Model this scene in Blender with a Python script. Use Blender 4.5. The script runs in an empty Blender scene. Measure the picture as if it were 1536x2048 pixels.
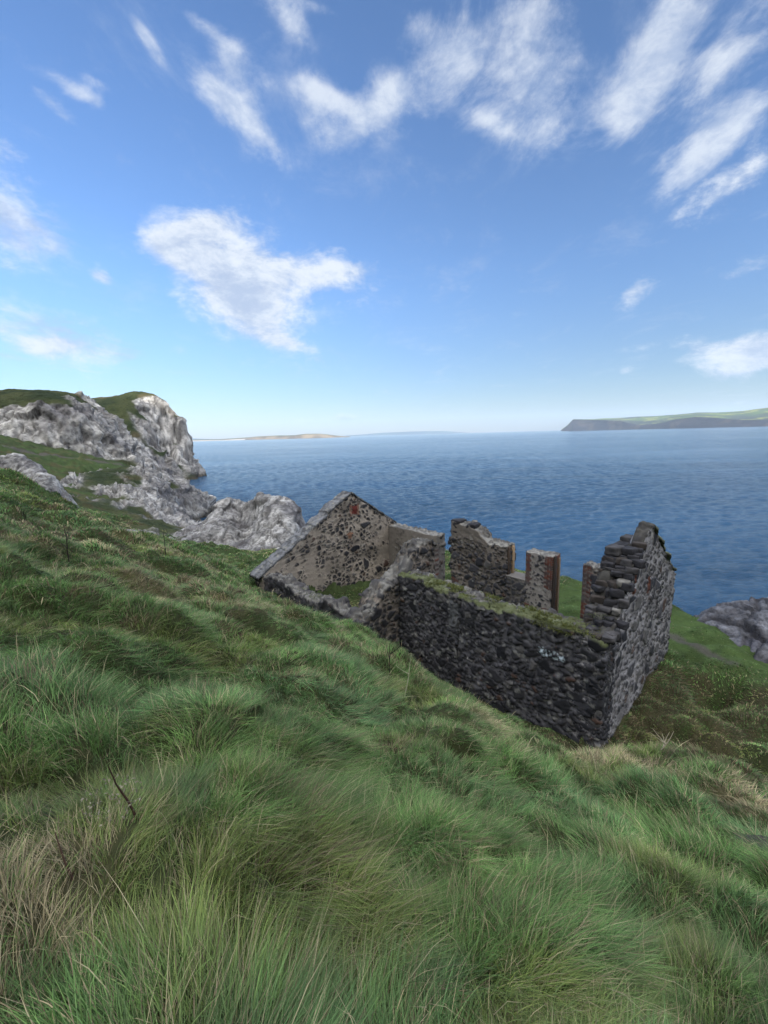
import bpy, math, random
import numpy as np
from mathutils import Matrix, Vector
random.seed(4); rng = np.random.default_rng(11)
scene = bpy.context.scene
col = scene.collection

# ------------------------------------------------------------------ camera
F, CX, CY = 840.0, 768.0, 1024.0            # focal length and centre in photo pixels
PITCH = math.atan(154 / F); ROLL = math.atan(0.0275)
cp, sp, cr, sr = math.cos(PITCH), math.sin(PITCH), math.cos(ROLL), math.sin(ROLL)
R0 = np.array([1, 0, 0.]); U0 = np.array([0, sp, cp]); F0 = np.array([0, cp, -sp])
RIGHT = cr * R0 - sr * U0; UP = sr * R0 + cr * U0
cam_d = bpy.data.cameras.new('camera'); cam = bpy.data.objects.new('camera', cam_d); col.objects.link(cam)
m = Matrix.Identity(4)
for i in range(3):
    m[i][0] = RIGHT[i]; m[i][1] = UP[i]; m[i][2] = -F0[i]
cam.matrix_world = m
cam_d.sensor_fit = 'VERTICAL'; cam_d.sensor_height = 36; cam_d.lens = 36 * F / 2048
cam_d.clip_start = 0.05; cam_d.clip_end = 120000
scene.camera = cam
SEA = -14.0

def ray(u, v):
    return (u - CX) / F * RIGHT + (CY - v) / F * UP + F0
def onz(u, v, z):
    d = ray(u, v); return d * (z / d[2])
def aty(u, v, Y):
    d = ray(u, v); return d * (Y / d[1])

# ------------------------------------------------------------------ sun, sky, exposure
SUN_EL = math.radians(12); SUN_AZ = math.atan2(0.75, -0.66)       # clockwise from +Y
sun_dir = Vector((math.sin(SUN_AZ) * math.cos(SUN_EL), math.cos(SUN_AZ) * math.cos(SUN_EL), math.sin(SUN_EL)))
sl = bpy.data.lights.new('sun', 'SUN'); sl.energy = 3.2; sl.angle = math.radians(0.5); sl.color = (1, .93, .82)
so = bpy.data.objects.new('sun', sl); col.objects.link(so)
so.rotation_euler = sun_dir.to_track_quat('Z', 'Y').to_euler()
scene.view_settings.view_transform = 'Standard'; scene.view_settings.look = 'None'
scene.view_settings.gamma = 1; scene.view_settings.exposure = 1.14
scene.cycles.use_denoising = True
scene.cycles.max_bounces = 6; scene.cycles.diffuse_bounces = 3; scene.cycles.glossy_bounces = 3
scene.cycles.transmission_bounces = 3; scene.cycles.volume_bounces = 0; scene.cycles.transparent_max_bounces = 4
scene.cycles.volume_step_rate = 4

class NT:
    """small helper to write node trees"""
    def __init__(s, tree): s.t = tree; s.n = tree.nodes; s.l = tree.links
    def node(s, typ, **kw):
        n = s.n.new(typ)
        for k, v in kw.items(): setattr(n, k, v)
        return n
    def put(s, sock, v):
        if isinstance(v, bpy.types.NodeSocket): s.l.new(v, sock)
        elif v is not None: sock.default_value = v
    def math(s, op, a, b=None, c=None, clamp=False):
        n = s.node('ShaderNodeMath', operation=op); n.use_clamp = clamp
        for i, v in enumerate((a, b, c)):
            if v is not None: s.put(n.inputs[i], v)
        return n.outputs[0]
    def vec(s, op, a, b=None, scale=None):
        n = s.node('ShaderNodeVectorMath', operation=op); s.put(n.inputs[0], a)
        if b is not None: s.put(n.inputs[1], b)
        if scale is not None: s.put(n.inputs['Scale'], scale)
        return n.outputs['Value'] if op in ('DOT_PRODUCT', 'LENGTH') else n.outputs['Vector']
    def noise(s, v, scale, detail=4, rough=.55, dist=0., lac=2.):
        n = s.node('ShaderNodeTexNoise'); s.put(n.inputs['Vector'], v)
        n.inputs['Scale'].default_value = scale; n.inputs['Detail'].default_value = detail
        n.inputs['Roughness'].default_value = rough; n.inputs['Distortion'].default_value = dist
        return n.outputs['Fac']
    def ramp(s, f, pts):
        n = s.node('ShaderNodeValToRGB'); s.put(n.inputs[0], f); e = n.color_ramp.elements
        while len(e) < len(pts): e.new(.5)
        for i, (p, c) in enumerate(pts):
            e[i].position = p; e[i].color = c if len(c) == 4 else (*c, 1)
        return n.outputs['Color']
    def mix(s, f, a, b, typ='MIX'):
        n = s.node('ShaderNodeMix', data_type='RGBA', blend_type=typ)
        s.put(n.inputs['Factor'], f); s.put(n.inputs['A'], a if not isinstance(a, tuple) else (*a[:3], 1)); s.put(n.inputs['B'], b if not isinstance(b, tuple) else (*b[:3], 1))
        return n.outputs['Result']
    def smooth(s, v, a, b):
        n = s.node('ShaderNodeMapRange', interpolation_type='SMOOTHSTEP'); s.put(n.inputs[0], v)
        n.inputs[1].default_value = a; n.inputs[2].default_value = b; return n.outputs[0]

world = bpy.data.worlds.new('World'); scene.world = world; world.use_nodes = True
w = NT(world.node_tree); w.n.clear()
sky = w.node('ShaderNodeTexSky', sky_type='NISHITA'); sky.sun_disc = False
sky.sun_elevation = SUN_EL; sky.sun_rotation = SUN_AZ; sky.altitude = 10
sky.air_density = 1.0; sky.dust_density = 0.3; sky.ozone_density = 3.0
dirv = w.node('ShaderNodeTexCoord').outputs['Generated']
dirv = w.vec('NORMALIZE', dirv)
sx = w.node('ShaderNodeSeparateXYZ'); w.put(sx.inputs[0], dirv); dz = sx.outputs['Z']
den = w.math('MAXIMUM', w.math('ADD', dz, .07), .03)
cx_ = w.node('ShaderNodeCombineXYZ'); w.put(cx_.inputs[0], w.math('DIVIDE', sx.outputs['X'], den)); w.put(cx_.inputs[1], w.math('MULTIPLY', w.math('DIVIDE', sx.outputs['Y'], den), .6))
cx_.inputs[2].default_value = 3.1
layer = cx_.outputs[0]
n1 = w.noise(layer, 3.4, 10, .70, .4)
# the same noise on the direction itself gives the rounder low cumulus
n2 = w.noise(w.vec('MULTIPLY', dirv, (1, 1, 1.9)), 8.5, 10, .68, .25)
n3 = w.noise(w.vec('MULTIPLY', dirv, (1, 1, 1.6)), 16, 6, .6, .2)
# clouds: (u, v, half width, half height, angle, strength, kind)   kind 0 = wisps, 1 = cumulus
CL = [(470, 560, 130, 85, 12, 1.0, 1), (610, 550, 135, 55, -2, .85, 1), (500, 625, 100, 50, 32, .95, 1), (400, 480, 90, 42, -25, .55, 1),
      (560, 690, 110, 30, 12, .5, 0), (400, 712, 90, 14, 3, .55, 1),
      (10, 430, 75, 130, -35, 1.35, 0), (110, 680, 150, 50, 5, 1.15, 0), (205, 555, 28, 16, 10, .5, 1), (245, 320, 32, 30, 20, .4, 0),
      (160, 188, 55, 18, 0, .45, 0), (460, 230, 100, 34, 32, .6, 0), (470, 130, 60, 45, 35, .45, 0), (560, 20, 70, 35, 20, .45, 0), (650, 190, 45, 28, 8, .6, 0), (770, 200, 50, 60, -15, .62, 0),
      (30, 110, 70, 45, 35, .35, 0), (690, 250, 90, 40, -20, .35, 0), (980, 250, 55, 28, 20, .45, 0), (1095, 275, 35, 35, -20, .4, 0),
      (900, 130, 110, 80, -10, .5, 0), (1080, 100, 125, 140, -35, .70, 0), (1350, 15, 90, 40, -40, .9, 0), (1270, 180, 125, 50, -48, 1.05, 0), (1440, 130, 110, 34, -42, .8, 0),
      (1440, 270, 120, 62, -25, .85, 0), (1465, 360, 110, 36, -22, 1.1, 1), (1510, 530, 75, 20, -14, .95, 1), (1270, 582, 42, 26, -10, .5, 1),
      (1250, 740, 18, 9, 0, .8, 1), (1400, 702, 42, 20, 0, .9, 1), (1500, 715, 70, 34, -8, 1.15, 1), (1320, 690, 70, 12, 0, .4, 1), (1550, 680, 80, 30, -20, .5, 1),
      (690, 838, 30, 8, 0, .5, 1), (600, 848, 60, 8, 0, .4, 1), (880, 835, 40, 5, -8, .3, 1), (1410, 800, 12, 4, 0, .4, 1), (1480, 805, 20, 4, 0, .4, 1),
      (110, 210, 40, 14, 20, .5, 1), (200, 170, 30, 12, 0, .45, 1), (300, 90, 50, 14, 40, .45, 1), (520, 260, 60, 16, 35, .6, 1), (420, 60, 50, 14, 10, .5, 1), (570, 15, 45, 18, 25, .6, 1), (650, 20, 60, 12, 5, .4, 1), (840, 60, 40, 30, 10, .5, 1), (900, 140, 60, 50, -10, .6, 1), (730, 240, 50, 18, -30, .55, 1), (690, 215, 36, 24, 10, .45, 1), (985, 245, 40, 16, 20, .6, 1),
      (380, 455, 70, 22, -25, .7, 1), (335, 500, 40, 22, 15, .6, 1), (590, 690, 70, 12, 12, .6, 1), (690, 545, 60, 18, -8, .6, 1), (200, 552, 30, 13, 5, .6, 1), (75, 655, 90, 18, 12, .65, 1), (160, 640, 50, 14, 30, .6, 1), (20, 310, 30, 70, -40, .6, 1), (15, 530, 30, 18, 20, .6, 1), (1480, 735, 60, 14, -5, .8, 1), (1300, 685, 50, 9, 0, .5, 1), (1500, 690, 50, 20, 0, .7, 1), (1270, 585, 34, 20, -10, .65, 1), (880, 575, 60, 12, 5, .4, 1), (690, 836, 26, 7, 0, .9, 1), (620, 845, 60, 7, 0, .6, 1), (420, 850, 40, 8, 0, .5, 1), (1080, 560, 30, 10, 0, .2, 1),
      (1000, 60, 150, 110, -20, .38, 0), (1420, 190, 150, 120, -30, .42, 0), (620, 220, 120, 60, 10, .35, 0),
      (20, 440, 45, 95, -35, .85, 1), (60, 690, 70, 22, 8, .95, 1), (150, 690, 60, 26, -20, .95, 1), (460, 215, 70, 20, 32, .6, 1), (460, 120, 40, 22, 35, .5, 1), (165, 188, 36, 14, 0, .6, 1), (785, 190, 28, 40, -15, .6, 1), (655, 190, 36, 20, 8, .6, 1), (340, 262, 24, 20, 10, .35, 0), (1290, 190, 90, 26, -48, .8, 1), (1350, 10, 70, 22, -40, .7, 1), (1440, 280, 90, 30, -25, .7, 1),
      (890, 645, 60, 30, 0, .22, 0), (900, 560, 80, 30, 5, .2, 0)]
CL = [(u, v, a, b, g_, st * (1.25 if (k and v < 300) else 1), 0 if v < 300 else k) for u, v, a, b, g_, st, k in CL]
sums = [None, None]
for (u, v, a, b, ang, st, kind) in CL:
    d = ray(u, v); L0 = np.linalg.norm(d); d = d / L0
    r_ = math.radians(ang)
    i1 = RIGHT * math.cos(r_) - UP * math.sin(r_); i2 = RIGHT * math.sin(r_) + UP * math.cos(r_)
    out = []
    for ax, h in ((i1, a), (i2, b)):
        t = ax - d * (ax @ d); n_ = np.linalg.norm(t); sc = n_ / L0 * h / F * 1.0
        t = t / n_
        out.append((t, sc))
    q1 = w.math('DIVIDE', w.vec('DOT_PRODUCT', dirv, tuple(out[0][0])), out[0][1])
    q2 = w.math('DIVIDE', w.vec('DOT_PRODUCT', dirv, tuple(out[1][0])), out[1][1])
    rr = w.math('MULTIPLY_ADD', q1, q1, w.math('MULTIPLY', q2, q2))
    g = w.math('MULTIPLY', w.math('POWER', 2.718, w.math('MULTIPLY', rr, -0.75)), st)
    g = w.math('MULTIPLY', g, w.math('GREATER_THAN', w.vec('DOT_PRODUCT', dirv, tuple(d)), .3))
    sums[kind] = g if sums[kind] is None else w.math('ADD', sums[kind], g)
wisp = w.smooth(w.math('ADD', w.math('MULTIPLY', sums[0], .78), w.math('MULTIPLY_ADD', n1, 3.0, w.math('MULTIPLY', n3, 1.1))), 2.15, 3.35)
wisp = w.math('MULTIPLY', wisp, w.smooth(sums[0], .03, .5))
cum = w.smooth(w.math('ADD', w.math('MULTIPLY', sums[1], .85), w.math('MULTIPLY_ADD', n2, 2.2, w.math('MULTIPLY', n3, 1.3))), 2.0, 3.0)
cum = w.math('MULTIPLY', cum, w.smooth(sums[1], .05, .4))
# unseen broken cloud added behind, beside and overhead to brighten the shaded ground
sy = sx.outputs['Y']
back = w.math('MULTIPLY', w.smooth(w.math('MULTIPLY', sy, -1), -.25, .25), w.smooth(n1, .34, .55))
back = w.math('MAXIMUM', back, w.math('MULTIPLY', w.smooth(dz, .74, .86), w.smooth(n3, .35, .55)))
thin = w.math('MULTIPLY', w.smooth(n1, .50, .80), .22)
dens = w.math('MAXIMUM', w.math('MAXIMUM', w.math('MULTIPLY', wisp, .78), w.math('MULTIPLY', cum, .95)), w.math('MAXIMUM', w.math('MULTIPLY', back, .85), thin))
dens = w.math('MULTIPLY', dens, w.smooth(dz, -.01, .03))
shade = w.smooth(w.math('ADD', w.math('MULTIPLY', n2, .8), w.math('MULTIPLY', n3, .2)), .38, .60)
ccol = w.mix(shade, (2.3, 2.75, 3.6), (4.0, 4.25, 4.6))
skyc = w.mix(1, sky.outputs[0], w.mix(w.smooth(dz, .0, .36), (.66, .66, .755), (.84, .92, 1.12)), 'MULTIPLY')
ccol = w.mix(w.smooth(dz, .74, .90), ccol, (17.0, 16.8, 16.6))  # added overhead cloud, brightened as fill light from out of view
ccol = w.mix(w.smooth(w.math('MULTIPLY', sy, -1), 0, .4), ccol, (26.0, 24.8, 23.4))  # added cloud behind the camera, brightened further to lift the shaded foreground
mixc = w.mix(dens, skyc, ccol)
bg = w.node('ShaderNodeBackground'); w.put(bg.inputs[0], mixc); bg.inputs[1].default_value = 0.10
wo = w.node('ShaderNodeOutputWorld'); w.l.new(bg.outputs[0], wo.inputs[0])

# ------------------------------------------------------------------ numpy noise
def _h(ix, iy, iz, s=0):
    h = (ix.astype(np.int64) * 374761393 + iy.astype(np.int64) * 668265263 + iz.astype(np.int64) * 2147483647 + s * 1274126177) & 0xffffffff
    h = ((h ^ (h >> 13)) * 1274126177) & 0xffffffff
    h = ((h ^ (h >> 16)) * 2246822519) & 0xffffffff
    return ((h ^ (h >> 15)) & 0xffffff) / float(0xffffff)
def vnoise(p, s=0):
    i = np.floor(p); f = p - i; f = f * f * f * (f * (f * 6 - 15) + 10); i = i.astype(np.int64)
    r = 0
    for dx in (0, 1):
        for dy in (0, 1):
            for dz_ in (0, 1):
                wgt = (f[:, 0] if dx else 1 - f[:, 0]) * (f[:, 1] if dy else 1 - f[:, 1]) * (f[:, 2] if dz_ else 1 - f[:, 2])
                r = r + wgt * _h(i[:, 0] + dx, i[:, 1] + dy, i[:, 2] + dz_, s)
    return r * 2 - 1
ROT = np.array([[.36, .48, -.8], [-.8, .60, 0], [.48, .64, .6]])
def fbm(p, octv=4, s=0, gain=.5, ridged=False):
    a, t, r = 1., 0., 0.
    p = np.array(p, float)
    for o in range(octv):
        n = vnoise(p, s + o * 17)
        if ridged: n = 1 - 2 * np.abs(n)
        r = r + a * n; t += a; a *= gain; p = p @ ROT.T * 2.03 + 5.7
    return r / t
def P3(x, y, z=None):
    return np.stack([x, y, np.zeros_like(x) if z is None else z], -1)
def voronoi(p, s=0, facet=False):
    """F1, F2 and a hash of the nearest cell, 3D"""
    i = np.floor(p).astype(np.int64); f1 = np.full(len(p), 9.); f2 = f1.copy(); hid = np.zeros(len(p)); of = np.zeros_like(p)
    for dx in (-1, 0, 1):
        for dy in (-1, 0, 1):
            for dz_ in (-1, 0, 1):
                c = i + (dx, dy, dz_)
                q = np.stack([_h(c[:, 0], c[:, 1], c[:, 2], s + k) for k in (1, 2, 3)], -1) * .9 + .05 + c
                d = np.sqrt(((q - p) ** 2).sum(1)); hh = _h(c[:, 0], c[:, 1], c[:, 2], s + 9)
                near = d < f1
                f2 = np.where(near, f1, np.minimum(f2, d)); hid = np.where(near, hh, hid); f1 = np.where(near, d, f1)
                if facet: of = np.where(near[:, None], p - q, of)
    if facet:
        dv = np.stack([h1(hid, 21 + k) * 2 - 1 for k in range(3)], -1); return f1, f2, hid, (of * dv).sum(1)
    return f1, f2, hid
def sstep(x, a, b):
    t = np.clip((x - a) / (b - a), 0, 1); return t * t * (3 - 2 * t)
def h1(hid, k):
    return (np.sin(hid * 9871.3 + k * 78.233) * 43758.5453) % 1.0
def lerp(a, b, t):
    a = np.asarray(a, float); b = np.asarray(b, float)
    t = t[:, None] if np.ndim(t) else t
    return a + (b - a) * t

# ------------------------------------------------------------------ mesh helpers
def mesh_obj(name, V, faces, mat, parent=None, colr=None, smooth=False, sizes=None):
    """faces: (n,4) / (n,3) int array, or flat array with sizes"""
    me = bpy.data.meshes.new(name)
    V = np.ascontiguousarray(V, np.float32)
    if sizes is None:
        faces = np.ascontiguousarray(faces, np.int32); k = faces.shape[1]; sizes = np.full(len(faces), k, np.int32); flat = faces.ravel()
    else: flat = np.ascontiguousarray(faces, np.int32)
    starts = np.concatenate([[0], np.cumsum(sizes)[:-1]]).astype(np.int32)
    me.vertices.add(len(V)); me.vertices.foreach_set('co', V.ravel())
    me.loops.add(len(flat)); me.loops.foreach_set('vertex_index', flat)
    me.polygons.add(len(sizes)); me.polygons.foreach_set('loop_start', starts)
    if smooth: me.polygons.foreach_set('use_smooth', np.ones(len(sizes), bool))
    me.update(calc_edges=True)
    if colr is not None:
        at = me.color_attributes.new('tint', 'FLOAT_COLOR', 'POINT')
        c = np.ones((len(V), 4), np.float32); c[:, :3] = colr; at.data.foreach_set('color', c.ravel())
    me.materials.append(mat)
    o = bpy.data.objects.new(name, me); col.objects.link(o)
    if parent is not None: o.parent = parent
    return o
def tag(o, label=None, cat=None, group=None, kind=None):
    if label: o['label'] = label
    if cat: o['category'] = cat
    if group: o['group'] = group
    if kind: o['kind'] = kind
    return o
def empty(name, loc, label, cat, group=None):
    o = bpy.data.objects.new(name, None); col.objects.link(o); o.location = loc; o.empty_display_size = .2
    return tag(o, label, cat, group)
def grid_faces(nr, nc, wrap=False):
    r = np.arange(nr - 1)[:, None]; c = np.arange(nc if wrap else nc - 1)[None, :]; c2 = (c + 1) % nc
    return np.stack([r * nc + c, r * nc + c2, (r + 1) * nc + c2, (r + 1) * nc + c], -1).reshape(-1, 4)
def vnormals(V, Fc):
    a = V[Fc[:, 2]] - V[Fc[:, 0]]; b = V[Fc[:, 3]] - V[Fc[:, 1]]; n = np.cross(a, b)
    N = np.zeros_like(V)
    for k in range(4):
        for ax in range(3): N[:, ax] += np.bincount(Fc[:, k], n[:, ax], len(V))
    return N / (np.linalg.norm(N, axis=1, keepdims=True) + 1e-12)
def weld(parts):
    V = np.concatenate([p[0] for p in parts]); off = 0; Fs = []
    for p in parts: Fs.append(p[1] + off); off += len(p[0])
    Fc = np.concatenate(Fs)
    key = np.round(V * 2000).astype(np.int64)
    _, idx, inv = np.unique(key, axis=0, return_index=True, return_inverse=True); inv = inv.ravel()
    Fc = inv[Fc]; V = V[idx]
    ok = (Fc[:, 0] != Fc[:, 2]) & (Fc[:, 1] != Fc[:, 3])
    return V, Fc[ok]

# ------------------------------------------------------------------ materials
def new_mat(name):
    mt = bpy.data.materials.new(name); mt.use_nodes = True; t = NT(mt.node_tree)
    b = mt.node_tree.nodes['Principled BSDF']; return mt, t, b
def mat_attr(name, rough=.9, bump=.4, bscale=30, bdist=.02, var=.35, vscale=9, spec=.25, speck=None):
    mt, t, b = new_mat(name)
    a = t.node('ShaderNodeAttribute', attribute_name='tint').outputs['Color']
    geo = t.node('ShaderNodeNewGeometry').outputs['Position']
    n = t.noise(geo, vscale, 6, .7); fac = t.math('MULTIPLY_ADD', n, 2 * var, 1 - var)
    if speck: fac = t.math('MULTIPLY', fac, t.math('SUBTRACT', 1.08, t.math('MULTIPLY', t.smooth(t.noise(geo, speck, 6, .8, .2), .50, .62), .48)))
    comb = t.node('ShaderNodeCombineColor')
    for k in range(3): t.put(comb.inputs[k], fac)
    c = t.mix(1, a, comb.outputs[0], 'MULTIPLY')
    t.put(b.inputs['Base Color'], c); b.inputs['Roughness'].default_value = rough
    b.inputs['Specular IOR Level'].default_value = spec
    bn = t.node('ShaderNodeBump'); bn.inputs['Strength'].default_value = bump; bn.inputs['Distance'].default_value = bdist
    t.put(bn.inputs['Height'], t.noise(geo, bscale, 6, .65)); t.l.new(bn.outputs[0], b.inputs['Normal'])
    return mt
M_MASON = mat_attr('rubble_masonry', .92, .6, 45, .012, .40, 22)
M_STONE = mat_attr('weathered_stone', .9, .6, 30, .015, .3, 14)
M_GROUND = mat_attr('turf_ground', .95, .8, 18, .05, .5, 7, .1)
M_LIME = mat_attr('limestone', .9, 1, 9, .10, .55, 6, .2, 5.)
M_LIMEFAR = mat_attr('limestone_cliff', .92, 1, 2.2, .5, .5, 1.6, .15, 1.1)
M_LAND = mat_attr('distant_land', .95, .2, .01, 1, .25, .006, .05)
M_WOOD = mat_attr('dead_wood', .85, .4, 60, .004, .4, 40)
def mat_grass(name):
    mt, t, b = new_mat(name)
    a = t.node('ShaderNodeAttribute', attribute_name='tint').outputs['Color']
    t.put(b.inputs['Base Color'], a); b.inputs['Roughness'].default_value = .55; b.inputs['Specular IOR Level'].default_value = .35
    tr = t.node('ShaderNodeBsdfTranslucent'); t.put(tr.inputs[0], a)
    mx = t.node('ShaderNodeMixShader'); mx.inputs[0].default_value = .3
    t.l.new(b.outputs[0], mx.inputs[1]); t.l.new(tr.outputs[0], mx.inputs[2])
    t.l.new(mx.outputs[0], t.n['Material Output'].inputs[0]); return mt
M_GRASS = mat_grass('grass_blades')

# ------------------------------------------------------------------ the house frame (s along the wall, q towards the sea)
HB = onz(1210, 1285, -4.0) * (1, 1, 0)
_a = math.radians(-46.7)
LV = np.array([math.cos(_a), math.sin(_a), 0]); GV = np.array([-math.sin(_a), math.cos(_a), 0])
def wp(s, q, z):
    return HB + LV * s + GV * q + np.array([0, 0, z])

# ------------------------------------------------------------------ ground height
pts = []
def gp(x, y, z): pts.append((x, y, z))
def plane_z(x, y): return -1.62 - .53 * (x * GV[0] + y * GV[1])
for x in np.arange(-24, 12, 3.):
    for y in np.arange(-12, 22, 3.):
        g = x * GV[0] + y * GV[1]
        if -16 < g < 6.0 and not (x < -8 and y > 15): gp(x, y, plane_z(x, y))
gp(0, 0, -1.62)
for x, y in ((-40, -10), (-40, 5), (-30, 14), (-20, -20), (0, -25), (20, -25), (-60, -20), (15, -10), (35, -30)): gp(x, y, max(plane_z(x, y), -6.5))
# ditch, floor and surroundings of the house
for s in (-5, -3.5, -2): pts.append(tuple(wp(s, -.25, -6.55))); pts.append(tuple(wp(s, -.85, -6.42)))
for s in (-.6, .4): pts.append(tuple(wp(s, -.25, -6.36))); pts.append(tuple(wp(s, -.85, -6.2)))
for s, q, z in ((.6, 1, -6.46), (.7, 4, -6.5), (.5, 5.4, -6.45)): pts.append(tuple(wp(s, q, z)))
for u, v, Y in ((1230, 1482, 6.45), (1310, 1500, 6.3), (1400, 1515, 6.1), (1480, 1535, 5.8), (1536, 1585, 5.3), (1600, 1620, 5.1)): pts.append(tuple(aty(u, v, Y) + np.array([0, 0, -.06])))
for u, v, Y in ((0, 925, 24), (0, 945, 19), (40, 962, 18.5), (90, 1003, 18), (-120, 930, 18), (-120, 905, 25)): pts.append(tuple(aty(u, v, Y)))
for s in (-5, -3.4, -1.8, -.2): pts.append(tuple(wp(s, -1.75, -5.36 - .08 * (s + 2))))
for s in (-10.5, -9, -7.5, -6.2): pts.append(tuple(wp(s, -1.7, -5.5))); pts.append(tuple(wp(s, -2.5, -4.95)))
pts.append(tuple(wp(-11.6, -1.6, -5.25))); pts.append(tuple(wp(-12, 0.5, -5.9)))
for s in (-10, -8, -6, -4, -2, -.5):
    for q in (.8, 2.6, 4.4): pts.append(tuple(wp(s, q, -6.4)))
for s in (-12.5, -9, -6, -3, 0, 2): pts.append(tuple(wp(s, 5.6, -6.38))); pts.append(tuple(wp(s, 8, -6.45)))
pts.append(tuple(wp(-12, 2.6, -6.2))); pts.append(tuple(wp(1.2, 2.5, -6.45))); pts.append(tuple(wp(1.5, 0, -6.6)))
for u, v, z in ((1405, 1440, -7.3), (1440, 1400, -6.75), (1420, 1340, -6.35), (1500, 1350, -6.3), (1536, 1420, -6.3), (1345, 1222, -6.4), (1390, 1235, -6.45), (1700, 1450, -6.5)):
    pts.append(tuple(onz(u, v, z)))
for u, v, z in ((640, 1092, -6.4), (820, 1095, -6.4), (890, 1100, -6.4), (1035, 1142, -6.4), (1140, 1165, -6.4), (400, 1118, -6.3), (500, 1135, -6.4), (560, 1145, -6.4), (450, 1150, -5.9), (360, 1105, -6.0)):
    pts.append(tuple(onz(u, v, z)))
# neck of the headland on the left
for u, v, Y in ((0, 893, 45), (60, 906, 47), (140, 917, 49), (270, 933, 52), (110, 960, 40), (170, 990, 37), (230, 1030, 32), (260, 1052, 29), (330, 1082, 27), (200, 960, 44), (290, 1060, 29),
                (140, 1030, 24), (30, 985, 26), (0, 960, 30), (330, 1100, 20), (250, 1075, 20), (-200, 880, 40), (-300, 900, 30), (300, 940, 58)):
    pts.append(tuple(aty(u, v, Y)))
pts = np.array(pts); PX = pts[:, :2]
def kern(d): return np.sqrt(d * d + .16)
Kn = len(pts); A = np.zeros((Kn + 3, Kn + 3))
A[:Kn, :Kn] = kern(np.linalg.norm(PX[:, None] - PX[None], axis=2)) - np.eye(Kn) * .05
A[:Kn, Kn] = 1; A[:Kn, Kn + 1:] = PX; A[Kn:, :Kn] = A[:Kn, Kn:].T
W = np.linalg.solve(A, np.concatenate([pts[:, 2], [0, 0, 0]]))
def rbf(x, y):
    r = np.full(len(x), W[Kn]) + W[Kn + 1] * x + W[Kn + 2] * y
    for i in range(Kn): r = r + W[i] * kern(np.hypot(x - PX[i, 0], y - PX[i, 1]))
    return r
# land outline: beyond it the ground drops to the sea
LAND = np.array([(200, -200), (60, -20), (22, 0), tuple(onz(1700, 1340, -6.4)[:2]), tuple(onz(1536, 1300, -6.4)[:2]), tuple(onz(1400, 1232, -6.4)[:2]), tuple(onz(1345, 1215, -6.4)[:2]), tuple(onz(1140, 1160, -6.4)[:2]),
                 tuple(onz(1035, 1137, -6.4)[:2]), tuple(onz(890, 1098, -6.4)[:2]), tuple(onz(820, 1092, -6.4)[:2]), (-2, 26), tuple(aty(560, 1140, 25.5)[:2]), tuple(aty(480, 1126, 25.5)[:2]), tuple(aty(400, 1108, 27)[:2]), tuple(aty(320, 1072, 30)[:2]), tuple(aty(250, 1030, 31.5)[:2]), tuple(aty(208, 1000, 35)[:2]), tuple(aty(205, 955, 43)[:2]), tuple(aty(258, 937, 53)[:2]), (-42, 64), (-62, 90), (-120, 90), (-160, -200)])
def sdf(x, y, poly):
    d = np.full(len(x), 1e9); ins = np.zeros(len(x), bool); n = len(poly)
    for i in range(n):
        ax, ay = poly[i]; bx, by = poly[(i + 1) % n]; ex, ey = bx - ax, by - ay
        t = np.clip(((x - ax) * ex + (y - ay) * ey) / (ex * ex + ey * ey), 0, 1)
        d = np.minimum(d, np.hypot(x - ax - ex * t, y - ay - ey * t))
        c = ((ay > y) != (by > y)); ins ^= c & (x < (bx - ax) * (y - ay) / (by - ay + 1e-12) + ax)
    return np.where(ins, -d, d)
def house_inside(x, y):
    px, py = x - HB[0], y - HB[1]; s = px * LV[0] + py * LV[1]; q = px * GV[0] + py * GV[1]
    return s, q
def tussock(x, y):
    """clumps of long grass: height bump, distance from the clump centre, clump hash and offset"""
    px = x + .25 * fbm(P3(x * .9, y * .9), 2, 3); py = y + .25 * fbm(P3(x * .9, y * .9), 2, 4)
    return px, py
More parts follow.
